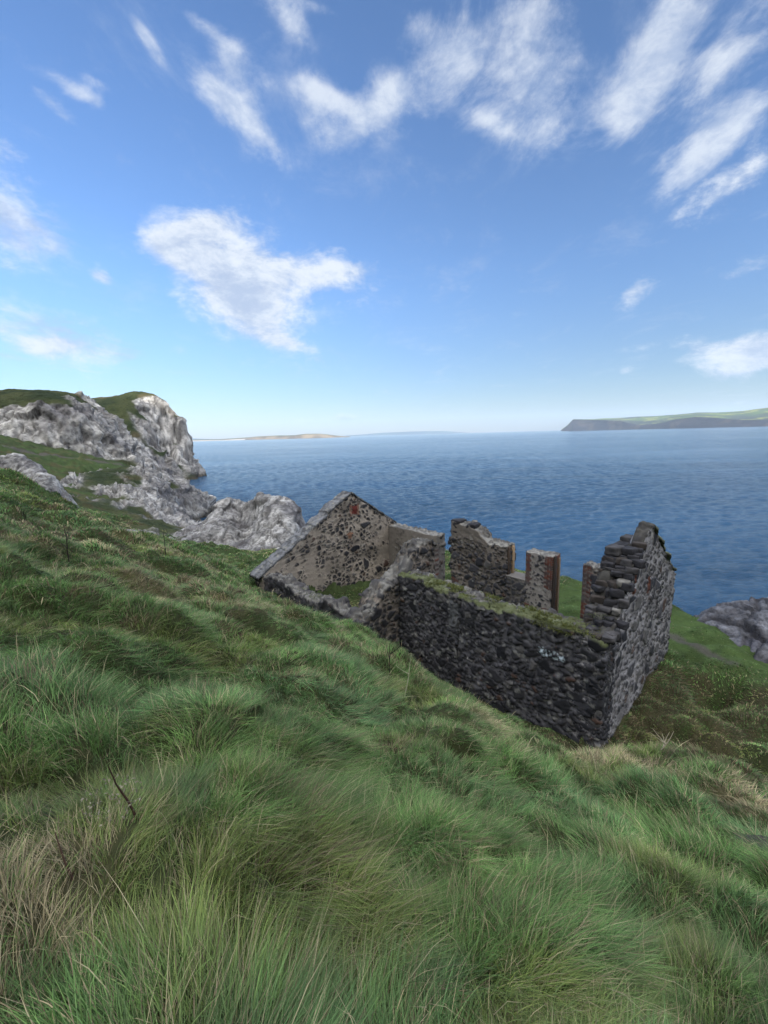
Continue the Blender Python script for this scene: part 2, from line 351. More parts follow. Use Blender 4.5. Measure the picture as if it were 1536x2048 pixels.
# clumping: pull the roots towards jittered clump centres
def clump(x, y, size, s):
    p = P3(x / size, y / size); i = np.floor(p).astype(np.int64); f1 = np.full(len(x), 9.); ox = np.zeros(len(x)); oy = ox.copy(); hid = ox.copy()
    for dx in (-1, 0, 1):
        for dy in (-1, 0, 1):
            cx, cy = i[:, 0] + dx, i[:, 1] + dy; z0 = np.zeros_like(cx)
            qx = cx + _h(cx, cy, z0, s + 1); qy = cy + _h(cx, cy, z0, s + 2); d = np.hypot(qx - p[:, 0], qy - p[:, 1]); nr = d < f1
            f1 = np.where(nr, d, f1); ox = np.where(nr, p[:, 0] - qx, ox); oy = np.where(nr, p[:, 1] - qy, oy); hid = np.where(nr, _h(cx, cy, z0, s + 5), hid)
    return f1, ox, oy, hid
def ground(x, y, detail=True):
    x = np.asarray(x, float); y = np.asarray(y, float)
    z = rbf(x, y)
    d = sdf(x, y, LAND) + .8 * fbm(P3(x * .4, y * .4), 3, 8)
    z = np.where(d > 0, z - 1.7 * d - .2 * d * d, z); z = np.maximum(z, SEA - 6)
    if detail:
        r = np.hypot(x, y); s, q = house_inside(x, y)
        calm = 1 - .8 * ((s > -10.6) & (s < -.3) & (q > -.4) & (q < 5))
        flat = 1 - .55 * sstep(x * GV[0] + y * GV[1], 9.5, 12)
        lump = fbm(P3(x * .55, y * .55), 4, 21, .55); big = fbm(P3(x * .22, y * .22), 3, 31)
        rid = fbm(P3(x * 1.1 + 9, y * 1.1), 3, 41, ridged=True)
        hm = (.22 * big + .20 * lump + .07 * rid) * calm * flat
        f1a, _, _, ha = clump(x + .12 * fbm(P3(x * 2, y * 2), 2, 43), y + .12 * fbm(P3(x * 2, y * 2), 2, 44), .95, 7)
        f1b, _, _, hb_ = clump(x, y, .42, 17)
        hm = hm + calm * flat * (.32 * ha * (1 - sstep(f1a, .1, .75)) + .14 * hb_ * (1 - sstep(f1b, .1, .7)))
        z = z + hm * np.clip(r / 2.0, .25, 1)
    return z
def hit(u, v, lo=.8, hi=70):
    d = ray(u, v); t = np.geomspace(lo, hi, 1500); p = d[None] * t[:, None]
    g = ground(p[:, 0], p[:, 1]); k = np.argmax(p[:, 2] < g); return p[k]

# patches of colour over the ground: 0 green .. straw, shared by soil and blades
def patch(x, y):
    a = x * GV[0] + y * GV[1]; b = x * LV[0] + y * LV[1]; u_ = a * .55 + .2 * b; v_ = b * 1.25 - .3 * a
    straw = fbm(P3(u_ + 3, v_), 5, 51, .6); dead = fbm(P3(u_ * 1.5, v_ * 1.5 + 7), 4, 61, .6); yel = fbm(P3(u_ * 1.2 - 8, v_ * 1.2), 4, 71, .6); blue = fbm(P3(u_, v_ - 5), 4, 81, .6)
    g = x * GV[0] + y * GV[1]; l = x * LV[0] + y * LV[1]
    # drier grass downhill on the right, short lush turf beyond the house
    right = sstep(l, 1.0, 5.5) * (1 - sstep(g, 8.0, 11))
    crest = np.exp(-((g - 6.2) / .55) ** 2) * sstep(l, -4.5, -3.5)
    hill = sstep(-l, 6, 12) * (1 - sstep(g, 5, 7))
    lawn = sstep(g, 12.5, 14) * sstep(l, -9, -6)
    dead = dead - .30 * np.exp(-(x * x + y * y) / 7.); straw = straw - .12 * np.exp(-(x * x + y * y) / 7.) + .7 * np.exp(-((x + 1.15) ** 2 + (y - 1.0) ** 2) / .12)
    s_ = sstep(straw + .48 * right + .4 * crest + .12 * hill - .5 * lawn, .12, .5)
    hs, hq = house_inside(x, y)
    brn = sstep(hs, -.2, .3) * (1 - sstep(hs, 1.6, 3.2)) * sstep(hq, -1.6, -.6) * (1 - sstep(hq, 4.2, 5.6)) + .6 * sstep(-hq, .0, .4) * (1 - sstep(-hq, 1.0, 1.6)) * (hs < 0) * (hs > -5.5) + .75 * sstep(-hq, 1.3, 1.7) * (1 - sstep(-hq, 2.2, 2.9)) * (hs < -5.3) * (hs > -11)
    d_ = sstep(dead + .22 * right * (g > 4) + .1 * hill - .5 * lawn + .6 * brn, .22, .5); return s_, d_, sstep(yel, .1, .45), sstep(blue, .05, .4), lawn
soil_spots = [(hit(1535, 1600, 2), .3), (hit(1535, 1680, 2), .26)]
def soil_mask(x, y):
    r = np.zeros(len(x))
    for p, rad in soil_spots:
        d = np.hypot(x - p[0], y - p[1]) / rad + .5 * fbm(P3(x * 3, y * 3), 3, 91); r = np.maximum(r, 1 - sstep(d, .6, 1.1))
    # worn track beyond the right gable
    p0 = onz(1360, 1285, -6.4); p1 = onz(1440, 1330, -6.4); e = p1 - p0
    t = np.clip(((x - p0[0]) * e[0] + (y - p0[1]) * e[1]) / (e @ e), -.2, 1.2); d = np.hypot(x - p0[0] - e[0] * t, y - p0[1] - e[1] * t) + .2 * fbm(P3(x * 2.5, y * 2.5), 3, 92)
    r = np.maximum(r, 1 - sstep(d, .08, .3))
    pp = [aty(*k)[:2] for k in ((-250, 880, 42), (0, 891, 45), (60, 904, 47), (140, 915, 49), (270, 931, 52))]; d = np.full(len(x), 9.)
    for (ax, ay), (bx_, by_) in zip(pp[:-1], pp[1:]):
        ex, ey = bx_ - ax, by_ - ay; t = np.clip(((x - ax) * ex + (y - ay) * ey) / (ex * ex + ey * ey), 0, 1); d = np.minimum(d, np.hypot(x - ax - ex * t, y - ay - ey * t))
    r = np.maximum(r, 1 - sstep(d + .3 * fbm(P3(x * .8, y * .8), 2, 93), .35, .7)); return r

# ground mesh: rings round the camera, fine where it is near
ang = np.radians(np.concatenate([np.linspace(-58, 58, 860), np.linspace(60, 300, 120)]))
rad = np.concatenate([[.02], np.geomspace(.35, 95, 640)])
RR, AA = np.meshgrid(rad, ang, indexing='ij')
gx, gy = (RR * np.sin(AA)).ravel(), (RR * np.cos(AA)).ravel()
gz = ground(gx, gy)
s_, d_, y_, b_, lawn = patch(gx, gy); sm = soil_mask(gx, gy)
gc = lerp((.034, .042, .018), (.052, .085, .028), lawn)
far = sstep(np.hypot(gx, gy), 8, 24)
gc = lerp(gc, (.044, .072, .026), far * .85 * (1 - lawn)); gc = lerp(gc, (.030, .044, .020), .7 * sstep(fbm(P3(gx * .35, gy * .35), 4, 105), -.1, .35) * far * (1 - lawn))
gc = gc + (np.array((.085, .075, .04)) - gc) * (s_ * .6)[:, None]; gc = gc + (np.array((.05, .038, .025)) - gc) * (d_ * .5)[:, None]
gc = gc * (1 + .45 * fbm(P3(gx * 2.5, gy * 2.5, gz), 3, 101))[:, None]
gc = lerp(gc, (.075, .070, .066), sm * .85)
ds = sdf(gx, gy, LAND); gc = lerp(gc, (.13, .13, .125), sstep(ds, .6, 2.2))
mesh_g = mesh_obj('ground', np.stack([gx, gy, gz], -1), grid_faces(len(rad), len(ang), True)[:, ::-1], M_GROUND, colr=gc, smooth=True)
tag(mesh_g, kind='structure')

# ------------------------------------------------------------------ long grass
def make_blades(name, N, roots, lean, length, width, colr, segs=3, parent=None, droop=.6):
    """roots (N,3), lean (N,2) horizontal vector, length (N,), width (N,), colr (N,3)"""
    t = np.linspace(0, 1, segs + 1)
    up = length * np.clip(1.05 - .6 * np.hypot(lean[:, 0], lean[:, 1]), .18, 1)
    sidex, sidey = rng.normal(size=N), rng.normal(size=N); n = np.hypot(sidex, sidey); sidex /= n; sidey /= n
    nv = 2 * segs + 1; V = np.empty((N, nv, 3), np.float32)
    cur = rng.normal(0, .10, (N, 2)) * length[:, None]
    for i, ti in enumerate(t):
        zz = up * (ti - droop * .75 * ti ** 2.2); k = ti ** 1.6
        cx = roots[:, 0] + lean[:, 0] * length * k + cur[:, 0] * ti * ti; cy = roots[:, 1] + lean[:, 1] * length * k + cur[:, 1] * ti * ti
        cz = roots[:, 2] - .02 + zz
        if i < segs:
            wd = width * .5 * (1 - .55 * ti)
            V[:, 2 * i, 0] = cx - sidex * wd; V[:, 2 * i, 1] = cy - sidey * wd; V[:, 2 * i, 2] = cz
            V[:, 2 * i + 1, 0] = cx + sidex * wd; V[:, 2 * i + 1, 1] = cy + sidey * wd; V[:, 2 * i + 1, 2] = cz
        else: V[:, 2 * i, 0] = cx; V[:, 2 * i, 1] = cy; V[:, 2 * i, 2] = cz
    base = (np.arange(N) * nv)[:, None]; fl = []; sizes = []
    for i in range(segs - 1): fl += [2 * i, 2 * i + 1, 2 * i + 3, 2 * i + 2]; sizes.append(4)
    fl += [2 * (segs - 1), 2 * (segs - 1) + 1, 2 * segs]; sizes.append(3)
    flat = (base + np.array(fl)[None]).ravel(); sz = np.tile(np.array(sizes, np.int32), N)
    return mesh_obj(name, V.reshape(-1, 3), flat, M_GRASS, parent, np.repeat(colr, nv, axis=0), False, sz)

N = 1000000
az = np.radians(rng.uniform(-52, 52, N))
def bwid(r): return np.where(r < 2.4, .0030, np.where(r < 12, .00125 * r, .0017 * r))
rg_ = np.geomspace(.6, 36, 2000); lay = np.where(rg_ < 2.4, 13, np.where(rg_ < 12, 6.5, 4.5)) / (.2 * bwid(rg_)); cdf = np.cumsum(rg_ * lay * np.gradient(rg_)); cdf /= cdf[-1]
rr = np.interp(rng.uniform(size=N), cdf, rg_)
x, y = rr * np.sin(az), rr * np.cos(az)
f1, ox, oy, hid = clump(x + .12 * fbm(P3(x * 2, y * 2), 2, 43), y + .12 * fbm(P3(x * 2, y * 2), 2, 44), .95, 7)
s, q = house_inside(x, y)
onwall = (s > -11.3) & (s < .05) & (q > -1.6) & (q < 5.3) & ~((s > -10.6) & (s < -6.0) & (q > -.9) & (q < 4.6)) & ~((s > -5.4) & (s < -.6) & (q > .6) & (q < 4.6))
onwall &= ~((s > -5.45) & (q < -.02))
sm = soil_mask(x, y); dl = sdf(x, y, LAND)
keep = ~onwall & (rng.uniform(size=N) > sm * .82) & (dl < .8)
x, y, rr, f1, ox, oy, hid, s, q = [a[keep] for a in (x, y, rr, f1, ox, oy, hid, s, q)]; N = len(x)
z = ground(x, y); s_, d_, y_, b_, lawn = patch(x, y)
g = x * GV[0] + y * GV[1]; l = x * LV[0] + y * LV[1]
inside = (s > -10.8) & (s < 0) & (q > -1.3) & (q < 5.2)
short = np.maximum(lawn, sstep(g, 8.2, 9.5) * .55); short = np.maximum(short, inside * .6)
length = (.14 + .15 * h1(hid, 1) + .09 * fbm(P3(x * .5, y * .5), 3, 111)) * rng.uniform(.55, 1.25, N)
length = np.maximum(length, .08) * (1 - .72 * short) * (1 - .25 * sstep(l, 2, 6))
width = np.minimum(bwid(rr), .04) * rng.uniform(.6, 1.3, N)
f2_, ox2, oy2, hid2 = clump(x, y, .30, 27)
fa = fbm(P3(x * .55, y * .55), 4, 121) * 3.4 + (h1(hid, 2) - .5) * 1.8 + (h1(hid2, 2) - .5) * 1.6          # flow of the sward
down = GV[:2] * .9 - LV[:2] * .15
lx = down[0] * np.cos(fa) - down[1] * np.sin(fa); ly = down[0] * np.sin(fa) + down[1] * np.cos(fa)
mag = rng.uniform(.35, 1.0, N) * (1 - .4 * short)
f3_, ox3, oy3, hid3 = clump(x, y, .13, 37); lk = -.13 * .75 / np.maximum(length, .08) * sstep(-rr, -14, -6)
lean = np.stack([ox3 * lk + lx * mag * .75 + ox * .7 + ox2 * .5 + rng.normal(0, .22, N), oy3 * lk + ly * mag * .75 + oy * .7 + oy2 * .5 + rng.normal(0, .22, N)], -1)
u1 = rng.uniform(size=N)
c = lerp((.076, .162, .044), (.140, .250, .074), rng.uniform(size=N))
c = lerp(c, (.075, .165, .095), np.clip(b_ * .28 + (h1(hid, 5) > .8) * .3, 0, 1) * rng.uniform(.5, 1, N))
c = lerp(c, (.20, .23, .06), y_ * .8 * rng.uniform(.4, 1, N))
c = lerp(c, (.070, .125, .038), lawn)
st = (u1 < (.12 + .60 * s_) * (1 - .7 * lawn)); c[st] = lerp((.26, .22, .13), (.36, .32, .20), rng.uniform(size=st.sum()))
dd = (rng.uniform(size=N) < (.05 + .38 * d_)) & ~st; c[dd] = lerp((.13, .095, .06), (.20, .155, .10), rng.uniform(size=dd.sum()))
c *= ((.72 + .5 * h1(hid, 7)) * (.75 + .5 * h1(hid2, 7)) * (.7 + .6 * h1(hid3, 7)))[:, None] * rng.uniform(.55, 1.5, N)[:, None]
tall = rng.uniform(size=N) < .006 * (1 - lawn); length *= .86 * (1 + .5 * ((s < -5.3) & (s > -11.3) & (q < -1.4) & (q > -2.3))); length[tall] *= 2.0; lean[tall] *= .6; c[tall] = lerp((.26, .24, .13), (.42, .38, .24), rng.uniform(size=tall.sum()))
grass = make_blades('long_grass', N, np.stack([x, y, z], -1), lean, length, width, c, segs=3)
tag(grass, 'long matted green grass with straw coloured patches covering the hillside', 'grass', kind='stuff')

# ------------------------------------------------------------------ sea
ang = np.radians(np.concatenate([np.linspace(-52, 52, 1000), np.linspace(56, 304, 60)]))
rad = np.concatenate([np.geomspace(9, 500, 900), np.geomspace(530, 60000, 40)])
RR, AA = np.meshgrid(rad, ang, indexing='ij'); x, y = (RR * np.sin(AA)).ravel(), (RR * np.cos(AA)).ravel()
z = np.zeros_like(x)
wd = math.radians(-60)
for k in range(26):
    lam = .62 * 1.16 ** (k % 13) * rng.uniform(.85, 1.15); th = wd + rng.normal(0, .42); kx, ky = math.cos(th) * 2 * math.pi / lam, math.sin(th) * 2 * math.pi / lam
    ph = rng.uniform(0, 6.28); amp = .0085 * lam ** .8; dr = np.clip(RR.ravel() * .0035 * 2.5 / lam, 0, 9)
    ww = np.sin(kx * x + ky * y + ph + 1.5 * fbm(P3(x / lam * .12, y / lam * .12), 1, 130 + k)); z += amp * ww * np.exp(-(dr * 1.2) ** 2)
z *= 1.25 + .5 * fbm(P3(x * .02, y * .05), 2, 140)
z *= (RR.ravel() < 480)
mt, t, b = new_mat('sea_water')
geo = t.node('ShaderNodeNewGeometry').outputs['Position']
b.inputs['Base Color'].default_value = (.018, .060, .125, 1); b.inputs['Roughness'].default_value = .14; b.inputs['IOR'].default_value = 1.33; b.inputs['Specular IOR Level'].default_value = .5
st_ = t.vec('MULTIPLY', geo, (1, 1, 1))
rotn = t.node('ShaderNodeMapping'); t.put(rotn.inputs[0], geo); rotn.inputs['Rotation'].default_value = (0, 0, math.radians(-22)); rotn.inputs['Scale'].default_value = (.45, 1, 1)
nn = t.math('ADD', t.math('MULTIPLY', t.noise(rotn.outputs[0], 3.0, 6, .68), .55), t.math('MULTIPLY', t.noise(rotn.outputs[0], .5, 7, .66, .3), .22))
bn = t.node('ShaderNodeBump'); lane = t.node('ShaderNodeMapping'); t.put(lane.inputs[0], geo); lane.inputs['Rotation'].default_value = (0, 0, math.radians(-8)); lane.inputs['Scale'].default_value = (.006, .022, .02)
t.put(bn.inputs['Strength'], t.math('MULTIPLY_ADD', t.smooth(t.noise(lane.outputs[0], 1.0, 5, .6, .6), .35, .65), .75, .35)); bn.inputs['Distance'].default_value = 1.0; t.put(bn.inputs['Height'], nn); t.l.new(bn.outputs[0], b.inputs['Normal'])
sea = mesh_obj('sea', np.stack([x, y, z + SEA], -1), grid_faces(len(rad), len(ang), True)[:, ::-1], mt, smooth=True); tag(sea, kind='structure')

# ------------------------------------------------------------------ rock and cliff heightfields
def hfield(name, ctrl, res, amp, fs, mat, mode, pad=1.5, bottom=None, cell=None, seed=0, smooth=False, kc=.1, reg=.25):
    ctrl = np.array(ctrl); px = ctrl[:, :2]; n = len(px)
    kf = lambda d: np.sqrt(d * d + kc)
    A = np.zeros((n + 1, n + 1)); A[:n, :n] = kf(np.linalg.norm(px[:, None] - px[None], axis=2)) - np.eye(n) * reg; A[:n, n] = 1; A[n, :n] = 1
    Wt = np.linalg.solve(A, np.concatenate([ctrl[:, 2], [0]]))
    x0, y0 = px.min(0) - pad; x1, y1 = px.max(0) + pad
    nx, ny = int((x1 - x0) / res) + 2, int((y1 - y0) / res) + 2
    X, Y = np.meshgrid(np.linspace(x0, x1, nx), np.linspace(y0, y1, ny)); x, y = X.ravel(), Y.ravel()
    z = np.full(len(x), Wt[n])
    for i in range(n): z = z + Wt[i] * kf(np.hypot(x - px[i, 0], y - px[i, 1]))
    e = np.minimum(np.minimum(X - x0, x1 - X), np.minimum(Y - y0, y1 - Y)).ravel()
    z = z - (1 - sstep(e, 0, pad * 1.2)) * pad * 2.0
    if bottom is not None: z = np.maximum(z, bottom)
    V = np.stack([x, y, z], -1); Fc = grid_faces(ny, nx)
    Nn = vnormals(V, Fc); steep = 1 - Nn[:, 2]
    cell = cell or fs
    wv = V + .35 / cell * np.stack([fbm(V * cell * .8, 2, seed + 200 + k) for k in range(3)], -1)
    a1, a2, hi, t1 = voronoi(wv * cell, seed, True); a3, a4, hi2, t2 = voronoi(wv * cell * 2.7 + 4, seed + 5, True)
    rid = fbm(V * fs, 5, seed + 210, .55, ridged=True)
    a5, a6, hi3, t3 = voronoi(wv * cell * 6.3 + 2, seed + 8, True)
    disp = amp * (.45 * rid + .35 * (h1(hi, 1) - .5) + 1.25 * t1 + .62 * t2 + .34 * t3 - .35 * (1 - sstep(a2 - a1, 0, .07)) + .2 * (h1(hi2, 2) - .5) - .14 * (1 - sstep(a4 - a3, 0, .09)) + .12 * fbm(V * fs * 9, 3, seed + 219))
    hi2 = (hi2 + hi3) % 1.0; a4 = np.minimum(a4 - a3, a6 - a5 + .02) + a3
    rocky, colr = mode(V, Nn, steep, hi, hi2, a2 - a1, a4 - a3, rid)
    V = V + Nn * (disp * (.18 + .82 * rocky))[:, None]
    return mesh_obj(name, V, Fc, mat, colr=colr, smooth=smooth)
def lime_col(V, hi, hi2, e1, e2, rid, sc, base=(.33, .325, .315)):
    n = fbm(V * sc, 4, 301); c = lerp(base, (.50, .49, .47), sstep(n, -.1, .5)); c = lerp(c, (.20, .195, .20), sstep(-n, .05, .45))
    c = lerp(c, (.30, .26, .21), sstep(fbm(V * sc * .6 + 7, 3, 302), .30, .6) * .45)
    c *= (.75 + .5 * h1(hi, 3))[:, None] * (.8 + .4 * h1(hi2, 4))[:, None]
    crack = np.maximum(1 - sstep(e1, 0, .10), .8 * (1 - sstep(e2, 0, .12))); c = lerp(c, (.055, .05, .05), crack * .8)
    spk = sstep(fbm(V * sc * 5, 3, 303), .22, .5); return lerp(c, (.08, .08, .085), spk * .6)
def mode_rock(sc, gthr=None, base=(.285, .295, .31)):
    def f(V, N, steep, hi, hi2, e1, e2, rid):
        c = lime_col(V, hi, hi2, e1, e2, rid, sc) * (np.array(base) / .325)
        rocky = np.ones(len(V))
        if gthr is not None:
            rocky = sstep(steep + .35 * fbm(V * sc * .6, 4, 305) , gthr - .04, gthr + .06)
            gcol = lerp((.022, .034, .014), (.048, .058, .024), sstep(fbm(V * sc * 1.2, 4, 306), -.4, .4))
            gcol = lerp(gcol, (.085, .07, .04), sstep(fbm(V * sc * .9 + 3, 3, 307), .15, .5) * .7)
            c = c * rocky[:, None] + gcol * (1 - rocky)[:, None]
        wl = sstep(-(V[:, 2] - SEA), -1.6, -.4); c = lerp(c, (.05, .045, .035), wl * .85)
        return rocky, c
    return f
YF = 165.
c = []
def ap(lst):
    for u, v, Y in lst: c.append(aty(u, v, Y))
# nearer block of the headland
ap([(-260, 900, 48), (0, 888, 56), (60, 905, 57), (100, 912, 58), (150, 920, 60), (200, 926, 62), (260, 937, 63), (300, 952, 66), (330, 985, 66), (320, 960, 70)])
ap([(-250, 800, 58), (0, 822, 59.5), (50, 826, 60), (100, 815, 61.5), (150, 818, 63), (200, 845, 66), (240, 885, 68), (100, 870, 59.5), (160, 880, 61.5), (40, 865, 58.5), (210, 900, 64.5), (275, 925, 67)])
ap([(-250, 760, 78), (0, 800, 76), (35, 789, 78), (75, 783, 79), (112, 786, 80), (150, 788, 81), (170, 797, 82), (190, 806, 84), (215, 830, 78), (235, 852, 75), (273, 917, 71)])
for p in [aty(u, v, Y) for u, v, Y in ((-250, 760, 95), (0, 800, 95), (75, 783, 98), (150, 788, 98), (215, 830, 95), (273, 917, 88))]:
    c.append(p + np.array([0, 0, -5.])); c.append(p * np.array([1.2, 1.2, 1]) + np.array([0, 0, -16.]))
hb = hfield('headland', c, .24, .85, .16, M_LIMEFAR, mode_rock(.22, .17, (.35, .355, .36)), pad=4, bottom=SEA - 3, cell=.38, seed=1); tag(hb, kind='structure')
# outer block
c = []
ap([(190, 806, YF - 10), (210, 800, YF), (235, 797, YF), (255, 786, YF), (270, 782, YF), (290, 785, YF), (310, 786, YF), (330, 787, YF), (347, 790, YF - 1), (357, 801, YF - 1), (359, 815, YF - 2), (356, 838, YF - 2), (349, 858, YF - 3), (347, 885, YF - 3), (348, 905, YF - 4), (349, 930, YF - 4), (350, 949, YF - 4)])
ap([(262, 815, YF - 12), (300, 828, YF - 12), (340, 825, YF - 9), (240, 855, YF - 22), (270, 880, YF - 24), (300, 900, YF - 22), (330, 860, YF - 13), (350, 880, YF - 11), (320, 912, YF - 18), (345, 925, YF - 12), (345, 935, YF - 8),
    (325, 957, YF - 13), (350, 955, YF - 10), (345, 951, YF - 7), (290, 945, YF - 26), (262, 925, YF - 34), (310, 965, YF - 22)])
for u, v in ((190, 806), (270, 782), (345, 797), (371, 838), (383, 930)):
    p = aty(u, v, YF + 16); c.append(p + np.array([-4, 0, -4.])); p = aty(u, v, YF + 34); c.append(np.array([p[0] - 6, p[1], SEA - 3.]))
for u, v in ((358, 952), (362, 880), (365, 830), (362, 930), (365, 905)): p = aty(u, v, YF - 2); c.append(np.array([p[0], p[1], SEA - 3.]))
for u, v in ((330, 968), (352, 962), (366, 957)): p = onz(u, v, SEA); c.append(np.array([p[0], p[1] - 4, SEA - 2.5]))
for u in (385, 410, 440, 480):
    for Y in (145, 160, 172): p = aty(u, 950, Y); c.append(np.array([p[0], p[1], SEA - 3.]))
for x_ in (-110, -95, -80, -66): c.append(np.array([x_, 205., SEA - 3.]))
hf = hfield('headland', c, .42, 1.5, .085, M_LIMEFAR, mode_rock(.13, .42, (.33, .335, .34)), pad=6, bottom=SEA - 3, cell=.17, seed=2, kc=1., reg=1.2); tag(hf, kind='structure')
# rock outcrop between the path and the inlet, running down to the shore
c = []
_ap = ap
def ap(lst):
    for u, v, Y in lst: c.append(aty(u, v, Y * (.945 if 925 < v < 1062 and u < 345 else .97)))
ap([(225, 940, 50), (265, 935, 52), (300, 945, 53), (325, 955, 53), (335, 975, 52), (338, 1000, 50), (338, 1018, 47), (355, 1030, 44), (385, 1045, 42), (410, 1058, 40), (430, 1075, 38),
    (215, 975, 42), (212, 1000, 37), (230, 1012, 35), (262, 1035, 32), (290, 1050, 30.5), (315, 1068, 29), (350, 1088, 27.5), (390, 1104, 26), (430, 1118, 25), (480, 1126, 24.5),
    (270, 985, 42), (300, 1010, 38), (250, 970, 45), (330, 1040, 38), (360, 1060, 35), (400, 1085, 31), (440, 1100, 29), (300, 965, 48)])
ap = _ap
for u, v, Y in ((345, 965, 60), (355, 1000, 57), (365, 1030, 54), (410, 1050, 50), (440, 1075, 46)): p = aty(u, v, Y); c.append(np.array([p[0] + 1, p[1], SEA - 2.]))
for u, v, Y in ((205, 985, 38), (240, 1030, 30), (330, 1090, 24), (430, 1130, 23)): p = aty(u, v, Y); c.append(p + np.array([0, 0, -.8]))
ro = hfield('rock_outcrop', c, .13, .5, .45, M_LIME, mode_rock(.5, .03, (.30, .308, .32)), pad=1.6, bottom=SEA - 2, cell=.95, seed=3)
tag(ro, 'long pale limestone outcrop running from the path down to the inlet', 'rock')
# big boulder left of the gable
c = []
ap([(385, 1050, 33), (400, 1068, 31), (425, 1022, 31), (435, 1005, 31.5), (458, 997, 32), (480, 1002, 32), (492, 1008, 32), (508, 994, 31.5), (520, 987, 31.5), (535, 989, 31.5), (555, 1000, 31.5), (580, 1008, 31.5), (598, 1020, 31), (608, 1035, 30.5), (616, 1058, 30),
    (480, 1030, 31.6), (488, 1050, 31.2), (496, 1070, 30.3), (490, 1088, 28.6), (522, 1020, 29.3), (528, 1050, 27.9), (545, 1075, 27), (580, 1050, 27.8), (450, 1040, 29), (445, 1062, 28), (425, 1085, 27.5), (600, 1095, 26.5), (470, 1085, 27.6),
    (405, 1100, 26), (440, 1112, 25), (480, 1122, 24.5), (520, 1135, 24), (560, 1143, 23.8), (600, 1140, 24), (640, 1130, 24.2), (560, 1105, 25.3), (500, 1105, 26)])
for u, v, Y in ((400, 1060, 40), (460, 1000, 40), (520, 987, 39), (580, 1010, 38), (625, 1060, 36), (640, 1080, 31), (660, 1100, 28)): p = aty(u, v, Y); c.append(np.array([p[0], p[1], -13.]))
rb = hfield('boulder', c, .09, .22, .42, M_LIME, mode_rock(.75), pad=1.5, bottom=SEA - 2, cell=.75, seed=4)
tag(rb, 'huge grey white limestone boulder with a dark cleft, left of the pointed gable', 'rock')
# rock at the right edge
c = []
ap([(1385, 1224, 12.9), (1420, 1214, 13.4), (1460, 1208, 13.7), (1500, 1206, 13.7), (1540, 1203, 13.6), (1620, 1205, 13.2), (1700, 1230, 12.5), (1440, 1250, 12.4), (1480, 1235, 12.5), (1520, 1240, 12.0), (1500, 1285, 11.3), (1545, 1280, 11.2), (1600, 1290, 10.6),
    (1400, 1240, 12.8), (1430, 1268, 12.0), (1450, 1295, 11.4), (1480, 1310, 11.0), (1536, 1318, 10.6), (1600, 1335, 10.0), (1700, 1350, 9.5)])
for u, v, Y in ((1385, 1210, 17), (1450, 1200, 18), (1540, 1195, 18), (1650, 1200, 17), (1800, 1240, 13)): p = aty(u, v, Y); c.append(np.array([p[0], p[1], -12.]))
for u, v, Y in ((1345, 1225, 14), (1362, 1228, 13.6), (1375, 1245, 12.9), (1395, 1265, 12.2), (1420, 1290, 11.4)): p = aty(u, v, Y); c.append(p + np.array([0, 0, -.9]))
for u, v, Y in ((1440, 1310, 10.8), (1536, 1340, 9.9)): p = aty(u, v, Y); c.append(p + np.array([0, 0, -.5]))
rr_ = hfield('shore_rock', c, .06, .20, .7, M_LIME, mode_rock(1.6, None, (.14, .15, .18)), pad=.5, cell=.5, seed=5)
tag(rr_, 'bluish grey rounded rock at the edge of the turf, right of the ruin', 'rock')
# slab on the left hillside
def slab(name, lst, back, label, seed, res=.07, amp=.14):
    global c
    c = []; ap(lst)
    for u, v, Y, dz_ in back: c.append(aty(u, v, Y) + np.array([0, 0, dz_]))
    o = hfield(name, c, res, amp, .9, M_LIME, mode_rock(1.3), pad=.8, cell=1.2, seed=seed); tag(o, label, 'rock', 'rocks on the left hillside'); return o
slab('rock_slab', [(28, 908, 22), (45, 909, 22), (60, 916, 22), (85, 932, 21.6), (110, 946, 21.2), (122, 965, 20.8), (132, 985, 20.4), (140, 1006, 20), (30, 925, 21), (60, 945, 20.4), (85, 968, 19.8), (100, 985, 19.3), (100, 1010, 19), (130, 1015, 19.5)],
     [(10, 935, 20.5, -.9), (45, 975, 19, -.9), (80, 1015, 18, -.9), (110, 1040, 17.5, -.9), (60, 905, 24, -2.6), (110, 930, 23.5, -3.2), (150, 985, 22, -2.6), (160, 1010, 20.5, -1.2), (25, 900, 24, -2.0), (0, 900, 22.5, -1.2)], 'large tilted grey limestone slab at the top of the left slope', 6)
slab('rock_slab', [(10, 936, 20), (25, 945, 19.8), (45, 962, 19.4), (62, 980, 19), (8, 950, 19.2), (30, 968, 18.8), (55, 988, 18.5)],
     [(5, 965, 18.3, -.4), (45, 1000, 18, -.4), (30, 935, 21, -.9), (70, 975, 20.4, -.9)], 'small flat pale rocks below the large tilted slab on the left slope', 7)
slab('rock_slab', [(200, 1048, 15.2), (215, 1050, 15.2), (228, 1060, 15), (205, 1056, 14.9), (220, 1066, 14.7)], [(195, 1065, 14.5, -.3), (235, 1072, 14.6, -.3), (215, 1045, 16, -.6)], 'low pale rock half buried in grass in the middle of the left slope', 8, .04, .08)

